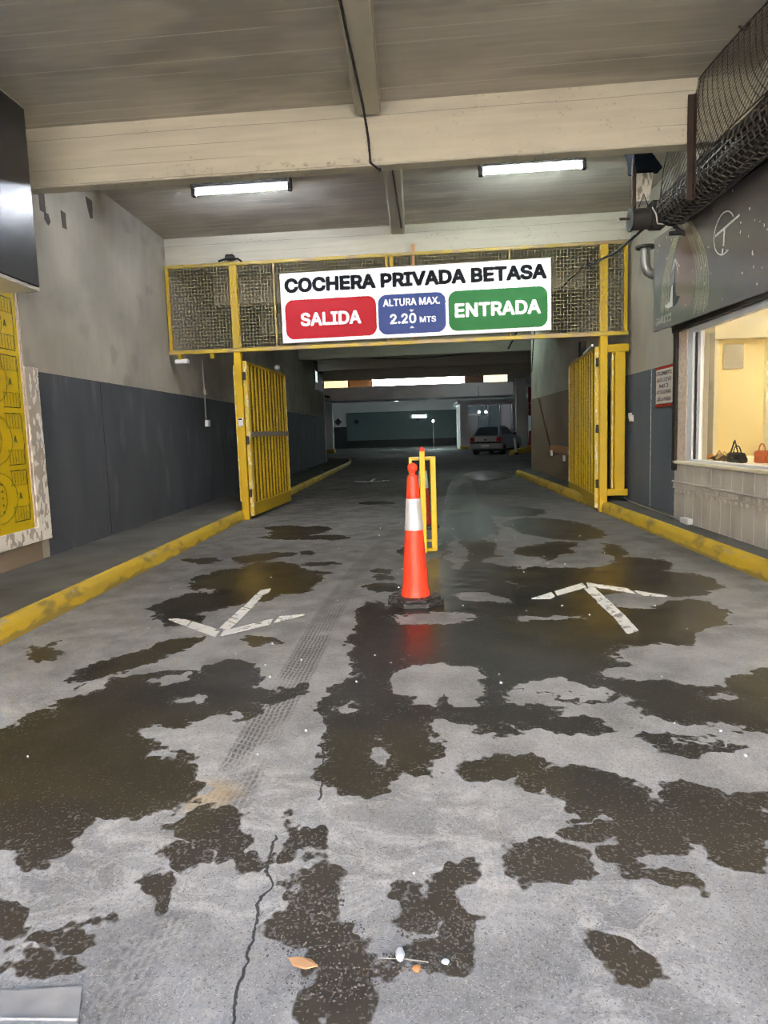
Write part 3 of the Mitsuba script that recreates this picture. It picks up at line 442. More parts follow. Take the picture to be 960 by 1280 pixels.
for row in range(4):
    zc = 0.79 + row * 0.515
    for col in range(3):
        yc = 5.72 - col * 1.15; ink = []
        for rx_, rz_ in ((0.28, 0.225), (0.12, 0.15)): ink.append(affinity.translate(affinity.scale(Point(0, 0).buffer(1, 24), rx_, rz_).boundary.buffer(0.0022), yc, zc))
        for i in range(5):
            for j in range(3): ink.append(sbox(yc - 0.09 + j * 0.07, zc - 0.13 + i * 0.06, yc - 0.075 + j * 0.07, zc - 0.112 + i * 0.06))
        for s in (-1, 1):
            z0 = zc + s * 0.16
            for k in range(6): ink.append(ink_line([(yc + 0.22 + k * 0.045, z0 - 0.06), (yc + 0.22 + k * 0.045, z0 + 0.06)], 0.0035))
            ink.append(ink_line([(yc + 0.20, z0 + s * 0.07), (yc + 0.46, z0 + s * 0.07)], 0.008)); ink.append(ink_line([(yc + 0.20, z0 - s * 0.06), (yc + 0.45, z0 - s * 0.06)], 0.0035))
        ink.append(ink_line([(yc + 0.46, zc - 0.22), (yc + 0.46, zc + 0.22)], 0.006))
        part(bd, 'printed_drawing', move(facing_right(prism(unary_union(ink).intersection(clip), 0, 0.002)), -3.612, 0, 0), 'board_ink')
for row in range(4): part(bd, 'letter', move(facing_right(letters('A', 0.045, 0.06)), -3.612, 6.05, 0.79 + row * 0.515), 'board_ink')
# hanging light box above it
lb = thing('light_box_sign', 'black glossy sign box with pale edges hanging at the left above the yellow board', 'sign')
part(lb, 'case', cbx(-3.64, -3.16, 1.4, 5.86, 2.545, 4.03), 'light_trim')
part(lb, 'face_panel', cbx(-3.17, -3.145, 1.45, 5.835, 2.575, 4.01), 'black_gloss', 'glossy black face')
part(lb, 'hanger', cat([cbx(-3.36, -3.22, 5.1, 5.28, 4.0, CEIL), bx(-3.4, -3.2, 5.3, 5.7, 4.02, 4.05)]), 'black_matte', 'black bracket up to the ceiling')

# ------------------------------------------------------------ yellow gate frame, leaves and the sign
GY = 10.15                       # plane of the gate
def G(m): return skew(m, GY)
gf = thing('entrance_portal', 'yellow steel portal with wire mesh panels above the driveway opening', 'portal')
for u in (-2.60, 2.73):
    part(gf, 'post', G(cbx(u - 0.055, u + 0.055, -0.05, 0.06, 0.0, 3.77, 0.008)), 'yellow_paint', 'square yellow post')
part(gf, 'rail', G(cbx(-3.63, 3.06, -0.04, 0.01, 3.765, 3.815, 0.006)), 'rail_metal', 'top rail under the concrete beam')
part(gf, 'rail', G(cbx(-3.63, 3.06, -0.075, -0.02, 2.515, 2.57, 0.006)), 'rail_metal', 'bottom rail of the mesh panels')
for u, w in ((-3.605, 0.05), (3.03, 0.05), (-0.33, 0.045), (-0.255, 0.045)):
    part(gf, 'upright', G(cbx(u - w / 2, u + w / 2, -0.035, 0.01, 2.55, 3.79, 0.005)), 'yellow_paint')
for u in (-1.99, 1.42): part(gf, 'upright', G(cbx(u - 0.014, u + 0.014, -0.035, 0.0, 2.55, 3.79, 0.004)), 'rail_metal')
part(gf, 'wooden_strut', G(cbx(0.035, 0.08, -0.03, 0.01, 2.55, 3.93, 0.004)), 'tan_leather', 'thin brown strut behind the sign')
wires = []
for k in range(133):
    u = -3.58 + k * 0.05
    if u < 3.02: wires.append(bx(u - 0.0023, u + 0.0023, -0.062, -0.0576, 2.56, 3.78))
for k in range(25): z = 2.58 + k * 0.05; wires.append(bx(-3.6, 3.03, -0.0576, -0.0532, z - 0.0023, z + 0.0023))
part(gf, 'wire_mesh', G(cat(wires)), 'mesh_wire', 'square welded wire mesh', 'stuff')
# narrow fixed bay between the right post and the wall
part(gf, 'side_post', G(cbx(2.885, 3.03, -0.05, 0.05, 0.30, 2.40, 0.008)), 'yellow_paint', 'wide upright of the narrow fixed bay')
part(gf, 'side_strip', G(cbx(2.845, 2.875, -0.02, 0.05, 0.34, 2.36, 0.005)), 'yellow_worn')
part(gf, 'side_rail', G(cbx(2.78, 3.075, -0.055, 0.05, 2.285, 2.395, 0.008)), 'yellow_paint')
part(gf, 'side_rail', G(cbx(2.78, 3.075, -0.055, 0.05, 0.235, 0.335, 0.008)), 'yellow_paint')
part(gf, 'side_strip', G(cbx(-2.685, -2.66, -0.02, 0.04, 0.28, 2.33, 0.005)), 'yellow_worn', 'thin angle beside the left post')
for u in (-3.48, -2.98): part(gf, 'bracket', G(cbx(u - 0.03, u + 0.03, -0.05, 0.02, 2.44, 2.52)), 'yellow_mid')
part(gf, 'bolt_hole', G(cyl((2.73, -0.056, 0.045), (2.73, -0.045, 0.045), 0.03)), 'black_matte')

def leaf(a, b, label, face):
    """A gate leaf from hinge a to free edge b; bars stand proud on the driveway side (face = +1 towards +x)."""
    L = math.hypot(b[0] - a[0], b[1] - a[1]); ang = math.degrees(math.atan2(b[1] - a[1], b[0] - a[0]))
    g = thing('gate_leaf', label, 'gate', 'folded gate leaves')
    w = -face
    def put(m): return move(rotz(m, ang), a[0], a[1], 0)
    side = lambda t0, t1: (min(w * t0, w * t1), max(w * t0, w * t1))
    lo, hi = 0.055, 2.385
    part(g, 'sheet', put(bx(0.05, L - 0.03, *side(-0.004, 0.004), lo + 0.04, hi - 0.04)), 'yellow_gap_shade', 'plain sheet behind the bars, gap shade in its colour')
    part(g, 'stile', put(cbx(0.0, 0.05, -0.03, 0.03, lo, hi, 0.006)), 'yellow_worn', 'scuffed hinge stile')
    part(g, 'stile', put(cbx(L - 0.04, L, -0.03, 0.03, lo, hi - 0.02, 0.006)), 'yellow_worn')
    part(g, 'rail', put(cbx(0.0, L, -0.028, 0.028, hi - 0.045, hi, 0.006)), 'yellow_mid')
    part(g, 'kick_plate', put(cbx(0.03, L, *side(0.0, 0.03), lo, lo + 0.20, 0.006)), 'yellow_mid')
    n = 12
    for k in range(n):
        s = 0.12 + (L - 0.22) * k / (n - 1)
        part(g, 'bar', put(cbx(s - 0.026, s + 0.026, *side(0.004, 0.021), lo + 0.17, hi - 0.03, 0.003)), 'yellow_paint')
    if face > 0: part(g, 'crossbar', put(cbx(0.05, L, *side(0.03, 0.05), 1.26, 1.34, 0.006)), 'crossbar_metal', 'scratched bare metal crossbar')
    for z in (0.35, 1.15, 2.1): part(g, 'hinge', put(cyl((-0.03, 0, z), (-0.03, 0, z + 0.12), 0.022, 10)), 'dark_metal')
    return g
leaf((-2.50, 10.22), (-2.35, 12.55), 'yellow barred gate leaf folded back at the left with a bare metal crossbar', 1)
leaf((2.66, 10.10), (2.86, 12.70), 'yellow barred gate leaf folded back at the right beside the narrow fixed bay', -1)

sg = thing('entrance_sign', 'white entrance banner reading COCHERA PRIVADA BETASA hung on the yellow portal', 'sign')
SW, SH = 3.87, 0.99
def S(m, d=0.0):                 # drawing with its origin at the sign's top left corner -> on the sign's face
    m = move(m, 0, 0, d); m = upright(m)
    m = roty(m, -0.28); return G(move(m, -1.885, -0.115, 3.592))
part(sg, 'panel', S(move(cbx(0, SW, -SH, 0, -0.03, 0, 0.003), 0, 0, 0)), 'sign_white')
def lt(text, w, cap, x, y, mat, fat=0.03, parent=sg): part(parent, 'lettering', S(move(letters(text, w, cap, 0.002, fat), x, y, 0), 0.003), mat, f'lettering reading {text}')
lt('COCHERA PRIVADA BETASA', 3.74, 0.205, SW / 2 + 0.005, -0.178, 'sign_ink', 0.045)
for x0, x1, m, nm in ((0.06, 1.39, 'sign_red', 'red'), (1.42, 2.385, 'sign_blue', 'blue'), (2.43, 3.815, 'sign_green', 'green')):
    part(sg, 'box', S(move(prism(rrect(x1 - x0, 0.555, 0.12), 0, 0.002), (x0 + x1) / 2, -0.66, 0), 0.0005), m, f'{nm} rounded box')
lt('SALIDA', 0.89, 0.195, 0.725, -0.665, 'sign_white', 0.035)
lt('ALTURA MAX.', 0.82, 0.105, 1.90, -0.495, 'sign_white', 0.025)
lt('2.20', 0.38, 0.145, 1.775, -0.725, 'sign_white', 0.025)
lt('MTS', 0.235, 0.085, 2.13, -0.75, 'sign_white', 0.025)
for y, s in ((-0.605, -1), (-0.865, 1)): part(sg, 'triangle', S(move(prism(Polygon([(-.035, 0), (.035, 0), (0, s * .035)]), 0, 0.002), 1.90, y, 0), 0.003), 'sign_white')
lt('ENTRADA', 1.21, 0.20, 3.12, -0.655, 'sign_white', 0.035)

# fittings around the gate
cr_ = thing('card_reader', 'small white reader box on the left yellow gate post', 'reader')
part(cr_, 'case', G(cbx(-2.635, -2.56, -0.075, -0.05, 1.42, 1.545)), 'white_plastic'); part(cr_, 'slot', G(bx(-2.625, -2.57, -0.078, -0.074, 1.515, 1.535)), 'black_matte')
em = thing('emergency_light', 'small white emergency light under the left end of the gate frame', 'light')
part(em, 'case', G(cbx(-3.56, -3.36, -0.05, 0.03, 2.385, 2.45)), 'white_plastic'); part(em, 'stem', G(cyl((-3.48, 0, 2.44), (-3.48, 0, 2.53), 0.012)), 'dark_metal')
cd = thing('wall_switch', 'small white switch box with its thin conduit on the dark left wall', 'switch')
part(cd, 'box', cbx(-3.645, -3.58, 11.83, 11.95, 1.46, 1.58), 'white_plastic')
part(cd, 'conduit', tube([(-3.63, 11.0, 2.68), (-3.63, 11.7, 2.66), (-3.63, 11.86, 2.62), (-3.63, 11.87, 1.57)], 0.012), 'galvanised')
part(cd, 'clip', cbx(-3.645, -3.60, 11.84, 11.95, 2.02, 2.12), 'dirty_white')
cm = thing('sensor_unit', 'small dark unit on the beam above the left gate post', 'sensor')
part(cm, 'body', G(cbx(-2.68, -2.55, -0.12, -0.01, 3.835, 3.91, 0.02)), 'dark_metal'); part(cm, 'bracket', G(tube([(-2.8, -0.03, 3.835), (-2.68, -0.06, 3.86), (-2.5, -0.06, 3.85), (-2.45, -0.06, 3.81)], 0.014)), 'black_matte')
sc_ = thing('camera_dome', 'small white camera on the free end of the left gate leaf', 'camera')
part(sc_, 'body', trimesh.creation.icosphere(2, 0.05).apply_translation((-2.38, 12.1, 2.46)), 'white_plastic', smooth=True); part(sc_, 'stem', tube([(-2.36, 12.1, 2.38), (-2.36, 12.35, 2.55), (-2.36, 12.5, 2.38)], 0.012), 'galvanised')
cl = thing('gate_closer', 'grey closer arm on a bracket above the right gate leaf', 'gate closer')
part(cl, 'body', cbx(2.93, 3.03, 12.2, 12.35, 2.36, 2.72), 'dark_metal'); part(cl, 'arm', cyl((2.98, 12.2, 2.5), (2.72, 10.6, 2.46), 0.02, 8), 'galvanised')

# ------------------------------------------------------------ tube lamps
def tube_lamp(u0, u1, y0, label, power, tint=(0.94, 1.0, 1.12), z=4.10):
    t = thing('tube_lamp', label, 'lamp', 'ceiling tube lamps')
    part(t, 'housing', skew(cbx(u0 - 0.02, u1 + 0.02, -0.075, 0.06, z + 0.05, CEIL - 0.004, 0.01), y0), 'dark_metal')
    part(t, 'tube', skew(cyl((u0 + 0.03, -0.03, z + 0.005), (u1 - 0.03, -0.03, z + 0.005), 0.022, 12), y0), 'white_plastic', 'glowing tube', emitter=E([power * c for c in tint]))
    for u in (u0, u1): part(t, 'end_cap', skew(cbx(u - 0.018, u + 0.03, -0.06, 0.0, z - 0.035, z + 0.06, 0.006), y0), 'black_matte')
tube_lamp(-2.50, -1.36, 8.15, 'lit tube lamp on the ceiling left of the rib, between the two front beams', TUBE_POWER)
tube_lamp(0.82, 1.95, 8.10, 'lit tube lamp on the ceiling right of the rib, between the two front beams', TUBE_POWER, (0.95, 1.06, 1.05))
tube_lamp(2.6, 3.9, 33.2, 'unseen tube lamp added on the inner ceiling above the parked car', 7.0, (0.85, 1.0, 1.05))  # added lamp, hidden behind a beam, to brighten car, booth front and parapet
tube_lamp(1.2, 2.4, 17.8, 'tube lamp on the ceiling deep inside behind the sign', INNER_TUBE * 6, (0.8, 1.05, 1.0))
cb = tube([(-0.435, 3.6, CEIL - 0.135), (-0.40, 5.2, CEIL - 0.14), (-0.365, 6.3, CEIL - 0.15), (-0.34, 6.5, 3.9), (-0.33, 6.51, 3.70), (-0.25, 6.62, 3.67), (-0.20, 6.75, 3.9), (-0.17, 7.2, CEIL - 0.14), (-0.10, 9.9, CEIL - 0.14)], 0.011)
solo('ceiling_cable', cb, 'black_matte', 'black cable running along the ceiling rib and over the beam', 'cable')

# ------------------------------------------------------------ cones and the bollard frame on the centre line
def cone(x, y, label, s=1.0, orange='cone_orange', lean=0.0):
    t = thing('traffic_cone', label, 'traffic cone', 'traffic cones on the centre line')
    def put(m): return move(rotx(mat4(m, np.diag([s, s, s, 1])), lean), x, y, 0)
    oc = Polygon([(0.205 * math.cos(a) / math.cos(math.pi / 8), 0.205 * math.sin(a) / math.cos(math.pi / 8)) for a in np.arange(8) * math.pi / 4 + math.pi / 8])
    base = cat([prism(oc, 0, 0.028), prism(oc.buffer(-0.03), 0.026, 0.05)] + [rotz(cbx(0.155, 0.185, -0.04, 0.04, 0.028, 0.038), 45 * k) for k in range(8)])
    part(t, 'base', put(base), 'rubber', 'black rubber base')
    R = lambda z: 0.101 - 0.062 * (z - 0.05) / 0.90
    part(t, 'body', put(lathe([(0.0, 0.05), (0.108, 0.05), (0.104, 0.085), (R(0.10), 0.10), (R(0.545), 0.545)])), orange, smooth=35)
    part(t, 'reflective_band', put(lathe([(R(0.54) + 0.0015, 0.54), (R(0.545) + 0.002, 0.545), (R(0.765) + 0.002, 0.765), (R(0.77), 0.77)])), 'cone_white', 'white band', smooth=35)
    part(t, 'body', put(lathe([(R(0.765), 0.765), (R(0.925), 0.925), (0.036, 0.94), (0.012, 0.943)])), orange, smooth=35)
    part(t, 'knob', put(lathe([(0.022, 0.935), (0.02, 0.955), (0.033, 0.972), (0.038, 0.992), (0.033, 1.012), (0.018, 1.026), (0.0, 1.03)])), orange, 'rounded carrying knob', smooth=40)
cone(-0.02, 4.95, 'orange traffic cone with one white band on a black base, nearest on the centre line')
cone(0.10, 8.85, 'dull red traffic cone with a white band behind the yellow rectangular frame', 0.97, 'cone_dull')
bf = thing('bollard_frame', 'narrow yellow rectangular steel frame standing on the floor behind the front cone', 'barrier')
part(bf, 'upright', cbx(0.155, 0.215, 7.06, 7.12, 0.0, 0.985, 0.008), 'yellow_bright'); part(bf, 'upright', cbx(-0.065, -0.03, 7.06, 7.12, 0.0, 0.985, 0.006), 'yellow_bright')
part(bf, 'top_rail', cbx(-0.065, 0.215, 7.06, 7.12, 0.955, 0.995, 0.008), 'yellow_worn'); part(bf, 'bottom_rail', cbx(-0.065, 0.215, 7.06, 7.12, 0.0, 0.03, 0.006), 'yellow_bright'); part(bf, 'bottom_rail', cbx(-0.04, 0.16, 7.075, 7.1, 0.10, 0.125, 0.006), 'yellow_worn')
gp = thing('centre_post', 'slim yellow post with a red knob between the front cone and the rectangular frame', 'post')
part(gp, 'post', cbx(0.045, 0.102, 6.95, 7.01, 0, 1.055, 0.006), 'yellow_bright'); part(gp, 'knob', lathe([(0.0, 1.05), (0.028, 1.05), (0.028, 1.075), (0.02, 1.092), (0.0, 1.10)]).apply_translation((0.073, 6.98, 0)), 'cone_orange', 'red knob', smooth=40)

# ------------------------------------------------------------ painted arrows
def arrow(polys, label, shift=(0, 0), s=1.0):
    t = thing('arrow_marking', label, 'road marking', 'painted lane arrows')
    for p in polys:
        q = Polygon([((x + 1.28) * s - 1.28 + shift[0], (y - 4.15) * s + 4.15 + shift[1]) if (shift != (0, 0)) else (x, y) for x, y in p]).buffer(0)
        part(t, 'paint_block', prism(q, 0.0, 0.004), 'marking_white')
arrow(ARROW_OUT, 'white block arrow pointing to the street painted on the exit lane')
arrow(ARROW_IN, 'white block arrow pointing inwards painted on the entrance lane')
arrow(ARROW_OUT, 'faint white arrow far down the exit lane inside the gate', (0.12, 13.4))

# ------------------------------------------------------------ small things on the ground
mp = thing('steel_cover', 'flat grey steel cover plate in the ground at the bottom left corner', 'cover plate')
part(mp, 'plate', move(prism(Polygon([(-1.4, 1.16), (-0.80, 1.17), (-0.76, 1.30), (-0.80, 1.40), (-0.95, 1.385), (-1.4, 1.42)]), 0, 0.006), 0, 0, 0), 'steel_plate'); part(mp, 'lip', cbx(-1.4, -0.765, 1.305, 1.312, 0, 0.010, 0.003), 'steel_plate')
lf = prism(Polygon([(-.035, .012), (-.01, .02), (.02, .012), (.04, -.012), (.01, -.016), (-.02, -.008)]), 0, 0.003)
lf.vertices[:, 2] += 3.0 * lf.vertices[:, 0] ** 2 + 4 * lf.vertices[:, 1] ** 2
solo('dry_leaf', move(lf, -0.30, 1.47, 0.002), 'leaf_tan', 'curled tan leaf lying on the dark gravelly patch', 'leaf')
def lump(r, seed, sx=1, sy=1, sz=0.6):
    m = trimesh.creation.icosphere(2, r); m.vertices *= 1 + 0.5 * (meshkit.fbm(m.vertices / r * 1.3 + seed)[:, None] - 0.5); m.vertices *= np.array([sx, sy, sz]); m.apply_translation((0, 0, -m.bounds[0][2])); return m
solo('paper_scrap', move(lump(0.014, 3, 0.8, 1.5), -0.068, 1.495, 0.0), 'cone_white', 'crumpled white scrap in the dark broken patch at the bottom centre', 'litter', smooth=True)
solo('paper_scrap', move(lump(0.008, 8, 1.2, 0.9), 0.04, 1.478, 0.0), 'cone_white', 'tiny white scrap at the right edge of the dark broken patch', 'litter', smooth=True)
solo('pebble', move(lump(0.010, 5), -0.028, 1.455, 0.0), 'tan_leather', 'small brown pebble beside the white scrap in the dark broken patch', 'pebble', smooth=True)
solo('twig', tube([(-0.12, 1.487, 0.006), (-0.05, 1.478, 0.01), (0.0, 1.474, 0.006)], 0.0014, 5), 'twig_grey', 'thin pale twig across the dark broken patch', 'twig')
gr = []
for k in range(900):
    a, r = rng.uniform(0, 6.283), math.sqrt(rng.random())
    c = rng.choice([(-0.02, 1.485, .13, .035), (0.02, 1.60, .10, .06), (-0.28, 1.55, .13, .10), (-0.30, 1.70, .08, .07), (-0.22, 1.42, .11, .06)])
    x, y = c[0] + c[2] * r * math.cos(a), c[1] + c[3] * r * math.sin(a); s = rng.uniform(0.0012, 0.0038)
    m = trimesh.creation.icosahedron(); m.vertices *= s * np.array([rng.uniform(.7, 1.4), rng.uniform(.7, 1.4), 0.7]); gr.append(rotz(m, rng.uniform(0, 360)).apply_translation((x, y, 0.0005)))
solo('gravel', cat(gr), 'gravel_grain', 'loose grit in the dark worn patches at the bottom', 'gravel', kind='stuff')

ch = []
for k in range(70):
    x, y = rng.uniform(-2.3, 2.5), rng.uniform(1.8, 9.5); ch.append(move(trimesh.creation.icosahedron().apply_scale(rng.uniform(0.003, 0.008)), x, y, 0.003))
solo('white_chips', cat(ch), 'cone_white', 'scattered tiny white crumbs over the driveway', 'litter', kind='stuff')

# ------------------------------------------------------------ shop front on the right
XF = 2.985                       # face of the tiled wall
sf = 'wall_shop_front'
struct(sf, cat([bx(XF + 0.003, 3.2, 0.6, 7.98, 0.0, 0.80), bx(XF + 0.02, 3.2, 0.6, 8.0, 2.62, CEIL), bx(XF + 0.02, 3.2, 7.62, 7.98, 0.8, 2.62), bx(XF, 3.5, -2.5, 3.6, 0, CEIL)]), 'grout', 'shop front wall beside the entrance lane')
edges = [7.975, 7.67] + [7.445 - 0.2215 * k for k in range(18)]
for row, (z0, z1) in enumerate(((0.156, 0.475), (0.602, 0.792))):
    for a, b in zip(edges[:-1], edges[1:]):
        part(sf, 'tile', cbx(XF + rng.uniform(0, 0.001), XF + 0.03, b + 0.008, a - 0.008, z0, z1, 0.0015), 'tile_a')
part(sf, 'moulding', cat([cbx(XF - 0.035, XF + 0.02, 3.6, 7.98, 0.582, 0.604, 0.008), cbx(XF - 0.022, XF + 0.02, 3.6, 7.98, 0.512, 0.524, 0.005), bx(XF + 0.003, XF + 0.02, 3.6, 7.98, 0.475, 0.585)]), 'tile_a', 'moulded tile border')
part(sf, 'dentils', cat([bx(XF - 0.016, XF + 0.004, y, y + 0.03, 0.53, 0.572) for y in np.arange(3.7, 7.95, 0.055)] + [bx(XF - 0.014, XF + 0.004, y, y + 0.055, 0.474, 0.508) for y in np.arange(3.7, 7.95, 0.11)]), 'tile_a', None, 'stuff')
part(sf, 'sill', cbx(XF - 0.03, 3.2, 3.6, 7.98, 0.797, 0.832, 0.006), 'shop_cream', 'pale sill')
part(sf, 'granite_jamb', cbx(XF - 0.004, 3.15, 7.66, 7.90, 0.832, 2.27, 0.004), 'granite', 'speckled granite jamb')
part(sf, 'black_trim', cbx(XF - 0.03, 3.13, 7.91, 8.0, 0.72, 2.30, 0.004), 'black_trim', 'black corner trim')
part(sf, 'header', cbx(XF - 0.05, 3.12, 3.6, 8.0, 2.262, 2.335, 0.004), 'black_trim', 'black header over the window')
part(sf, 'soffit', bx(XF - 0.0, 3.2, 3.6, 7.95, 2.335, 2.62), 'shop_cream', 'warm panel between the header and the sign')
w1 = 'window_1'
frame = [cbx(XF + 0.0, XF + 0.06, 7.52, 7.655, 0.832, 2.262, 0.006), cbx(XF + 0.0, XF + 0.06, 3.6, 7.6, 2.20, 2.262, 0.006), cbx(XF + 0.0, XF + 0.06, 3.6, 7.6, 0.832, 0.86, 0.006)]
struct(w1, cat(frame), 'window_white', 'white framed shop window lit warmly from inside')
part(w1, 'sash', cbx(XF + 0.03, XF + 0.075, 7.40, 7.475, 0.85, 2.22, 0.006), 'window_white'); part(w1, 'sash', cbx(XF + 0.02, XF + 0.06, 7.485, 7.515, 0.85, 2.22, 0.004), 'black_trim')
part(w1, 'pane', bx(XF + 0.05, XF + 0.0501, 3.6, 7.42, 0.86, 2.20), 'glass')
# the room behind the window
rm = 'wall_shop_inside'
struct(rm, cat([bx(3.2, 5.6, 8.25, 8.35, 0, 2.75), bx(5.5, 5.6, 2.6, 8.3, 0, 2.75), bx(3.2, 5.6, 2.5, 2.6, 0, 2.75)]), 'shop_wall', 'warm yellow walls inside the shop')
part(rm, 'ceiling', bx(3.05, 5.6, 2.5, 8.35, 2.70, 2.78), 'shop_cream'); part(rm, 'floor', bx(3.05, 5.6, 2.5, 8.35, 0.0, 0.04), 'dark_brown')
part(rm, 'cornice', bx(3.2, 5.5, 8.18, 8.26, 2.20, 2.70), 'shop_cream', 'cream strip above the yellow panel')
part(rm, 'panel_frame', cat([bx(3.2, 3.55, 8.2, 8.26, 0.85, 2.2), bx(4.1, 4.22, 8.2, 8.26, 0.85, 2.2)]), 'shop_cream'); part(rm, 'jamb', bx(4.22, 4.46, 8.1, 8.26, 0.6, 2.26), 'shop_jamb', 'grey-green door post')
part(rm, 'jamb', bx(4.46, 4.62, 8.12, 8.26, 0.6, 2.26), 'shop_cream')
ar = Polygon([(4.62, 0.5), (5.4, 0.5), (5.4, 1.75)] + [(4.62 + 0.39 + 0.39 * math.cos(a), 1.75 + 0.3 * math.sin(a)) for a in np.linspace(0, math.pi, 12)])
part(rm, 'archway', move(upright(prism(ar, 0, 0.02)), 0, 8.25, 0), 'shop_dark', 'dark arched doorway')
part(rm, 'display_shelf', cbx(3.04, 3.95, 3.6, 8.2, 0.80, 0.845, 0.006), 'shop_cream', 'display shelf inside the window')
part(rm, 'shelf_front', bx(3.9, 3.95, 3.6, 8.2, 0.04, 0.80), 'shop_cream')
part(rm, 'poster', bx(3.62, 3.85, 8.235, 8.25, 1.86, 2.14), 'shop_jamb', 'greyish notice on the yellow panel')
for i, (x, y) in enumerate(((4.15, 7.6), (4.0, 5.6))):
    t = thing('downlight', ('round lit downlight in the shop ceiling farther from the street', 'round lit downlight in the shop ceiling nearer the street')[i], 'lamp', 'shop downlights')
    part(t, 'rim', lathe([(0.07, -0.01), (0.10, -0.012), (0.10, 0.0), (0.07, 0.0)]).apply_translation((x, y, 2.70)), 'window_white')
    part(t, 'lens', mat4(trimesh.creation.cylinder(0.068, 0.01, sections=20), trimesh.transformations.translation_matrix((x, y, 2.695))), 'window_white', 'glowing lens', emitter=E([SHOP_POWER * v for v in (1.0, 0.90, 0.66)]))
# goods on the display shelf
def arc(c, w, h, n=12): return [(c[0], c[1] + w * math.cos(a), c[2] + h * math.sin(a)) for a in np.linspace(0, math.pi, n)]
SZ = 0.846
def slipper(x, y, deg, label, mat):
    t = thing('shoe', label, 'shoe', 'goods in the shop window'); o = Polygon([(0, -.03), (.09, -.038), (.17, -.04), (.23, -.028), (.245, 0), (.23, .028), (.17, .038), (.09, .03), (0, .03), (-.015, 0)])
    put = lambda m: move(rotz(m, deg), x, y, SZ)
    sole = prism(o, 0, 0.012); sole.vertices[:, 2] += 0.045 * np.clip((0.12 - sole.vertices[:, 0]) / 0.12, 0, 1); part(t, 'sole', put(sole), 'dark_brown')
    part(t, 'heel', put(cyl((0.01, 0, 0), (0.005, 0, 0.05), 0.014, 8)), 'dark_brown')
    v = trimesh.creation.icosphere(2, 1.0); v.vertices *= np.array([0.085, 0.042, 0.05]); v = trimesh.intersections.slice_mesh_plane(v, [0, 0, 1], [0, 0, 0]); part(t, 'upper', put(move(v, 0.165, 0, 0.01)), mat, smooth=True)
    part(t, 'strap', put(tube([(0.01, -0.03, 0.055), (0.0, 0, 0.10), (0.01, 0.03, 0.055)], 0.006)), mat)
def handbag(x, y, deg, label, mat, w=0.17, h=0.11, d=0.08):
    t = thing('handbag', label, 'bag', 'goods in the shop window'); put = lambda m: move(rotz(m, deg), x, y, SZ)
    part(t, 'body', put(trimesh.convex.convex_hull(np.vstack([cbx(-d / 2, d / 2, -w / 2, w / 2, 0, h * 0.5, 0.015).vertices, cbx(-d * .32, d * .32, -w * .44, w * .44, 0, h, 0.012).vertices]))), mat)
    part(t, 'flap', put(cbx(-d * .5 - .004, -d * .3, -w * .42, w * .42, h * .45, h * .95, 0.01)), mat)
    part(t, 'handle', put(tube(arc((0, 0, h - .01), w * .3, .075), 0.006)), mat); part(t, 'clasp', put(cbx(-d * .5 - .008, -d * .4, -.015, .015, h * .45, h * .55)), 'gold_strap')
slipper(3.28, 7.50, 100, 'tan slip-on shoe at the left end of the shop window display', 'tan_leather')
slipper(3.20, 7.20, 80, 'pale strappy shoe beside the black handbag in the shop window', 'gold_strap')
slipper(3.38, 7.30, 140, 'brown shoe lying behind the pale strappy shoe in the shop window', 'dark_brown')
handbag(3.18, 6.88, 0, 'black handbag lying in the shop window', 'black_leather', 0.26, 0.10, 0.10)
handbag(3.34, 6.72, 10, 'orange handbag with a round handle in the shop window', 'orange_leather', 0.15, 0.12)
handbag(3.34, 6.52, -10, 'second orange handbag at the right edge of the shop window', 'orange_leather', 0.14, 0.13)
th = thing('sandal_stand', 'black wire sandal with raised ankle strap standing among the shoes in the shop window', 'shoe', 'goods in the shop window')
part(th, 'strap', tube([(3.28, 7.26, 0.90), (3.30, 7.20, 1.06), (3.28, 7.12, 1.00), (3.27, 7.04, 0.90), (3.28, 7.26, 0.93)], 0.008), 'black_leather'); part(th, 'sole', cbx(3.24, 3.32, 7.02, 7.28, SZ, 0.875, 0.008), 'gold_strap'); part(th, 'band', tube([(3.25, 7.22, 0.875), (3.28, 7.22, 0.93), (3.32, 7.22, 0.875)], 0.007), 'black_leather')

# notice on the blue wall
nt = thing('notice', 'small red framed notice with lines of dark print on the blue-grey wall', 'notice')
part(nt, 'frame', cbx(3.085, 3.113, 8.30, 8.93, 1.46, 1.96, 0.004), 'red_frame'); part(nt, 'sheet', bx(3.079, 3.086, 8.34, 8.89, 1.50, 1.92), 'notice_paper')
for i, (wd, cap, z) in enumerate(((0.50, 0.05, 1.87), (0.48, 0.048, 1.79), (0.30, 0.05, 1.715), (0.46, 0.045, 1.64), (0.48, 0.05, 1.555))):
    words = ['ESTACIONAMIENTO', 'EXCLUSIVO', 'NO', 'ESTACIONAR', 'LAS 24 HORAS'][i]
    part(nt, 'print_line', move(facing_left(letters(words, wd, cap, 0.001)), 3.078, 8.615, z), 'notice_ink')
solo('wall_socket', cat([cbx(3.085, 3.115, 9.86, 9.99, 1.30, 1.39), cbx(3.07, 3.1, 9.9, 9.98, 1.33, 1.42)]), 'white_plastic', 'small broken white socket on the blue-grey wall by the gate bay', 'socket')
jb = thing('floor_junction_box', 'white junction box with a pale conduit lying on the right walkway', 'junction box')
part(jb, 'box', cbx(2.93, 3.0, 7.44, 7.66, 0.153, 0.215), 'white_plastic'); part(jb, 'conduit', tube([(3.09, 10.2, 0.19), (3.08, 10.0, 0.165), (3.03, 9.2, 0.165), (3.0, 8.3, 0.165), (2.97, 7.6, 0.175)], 0.011), 'galvanised')

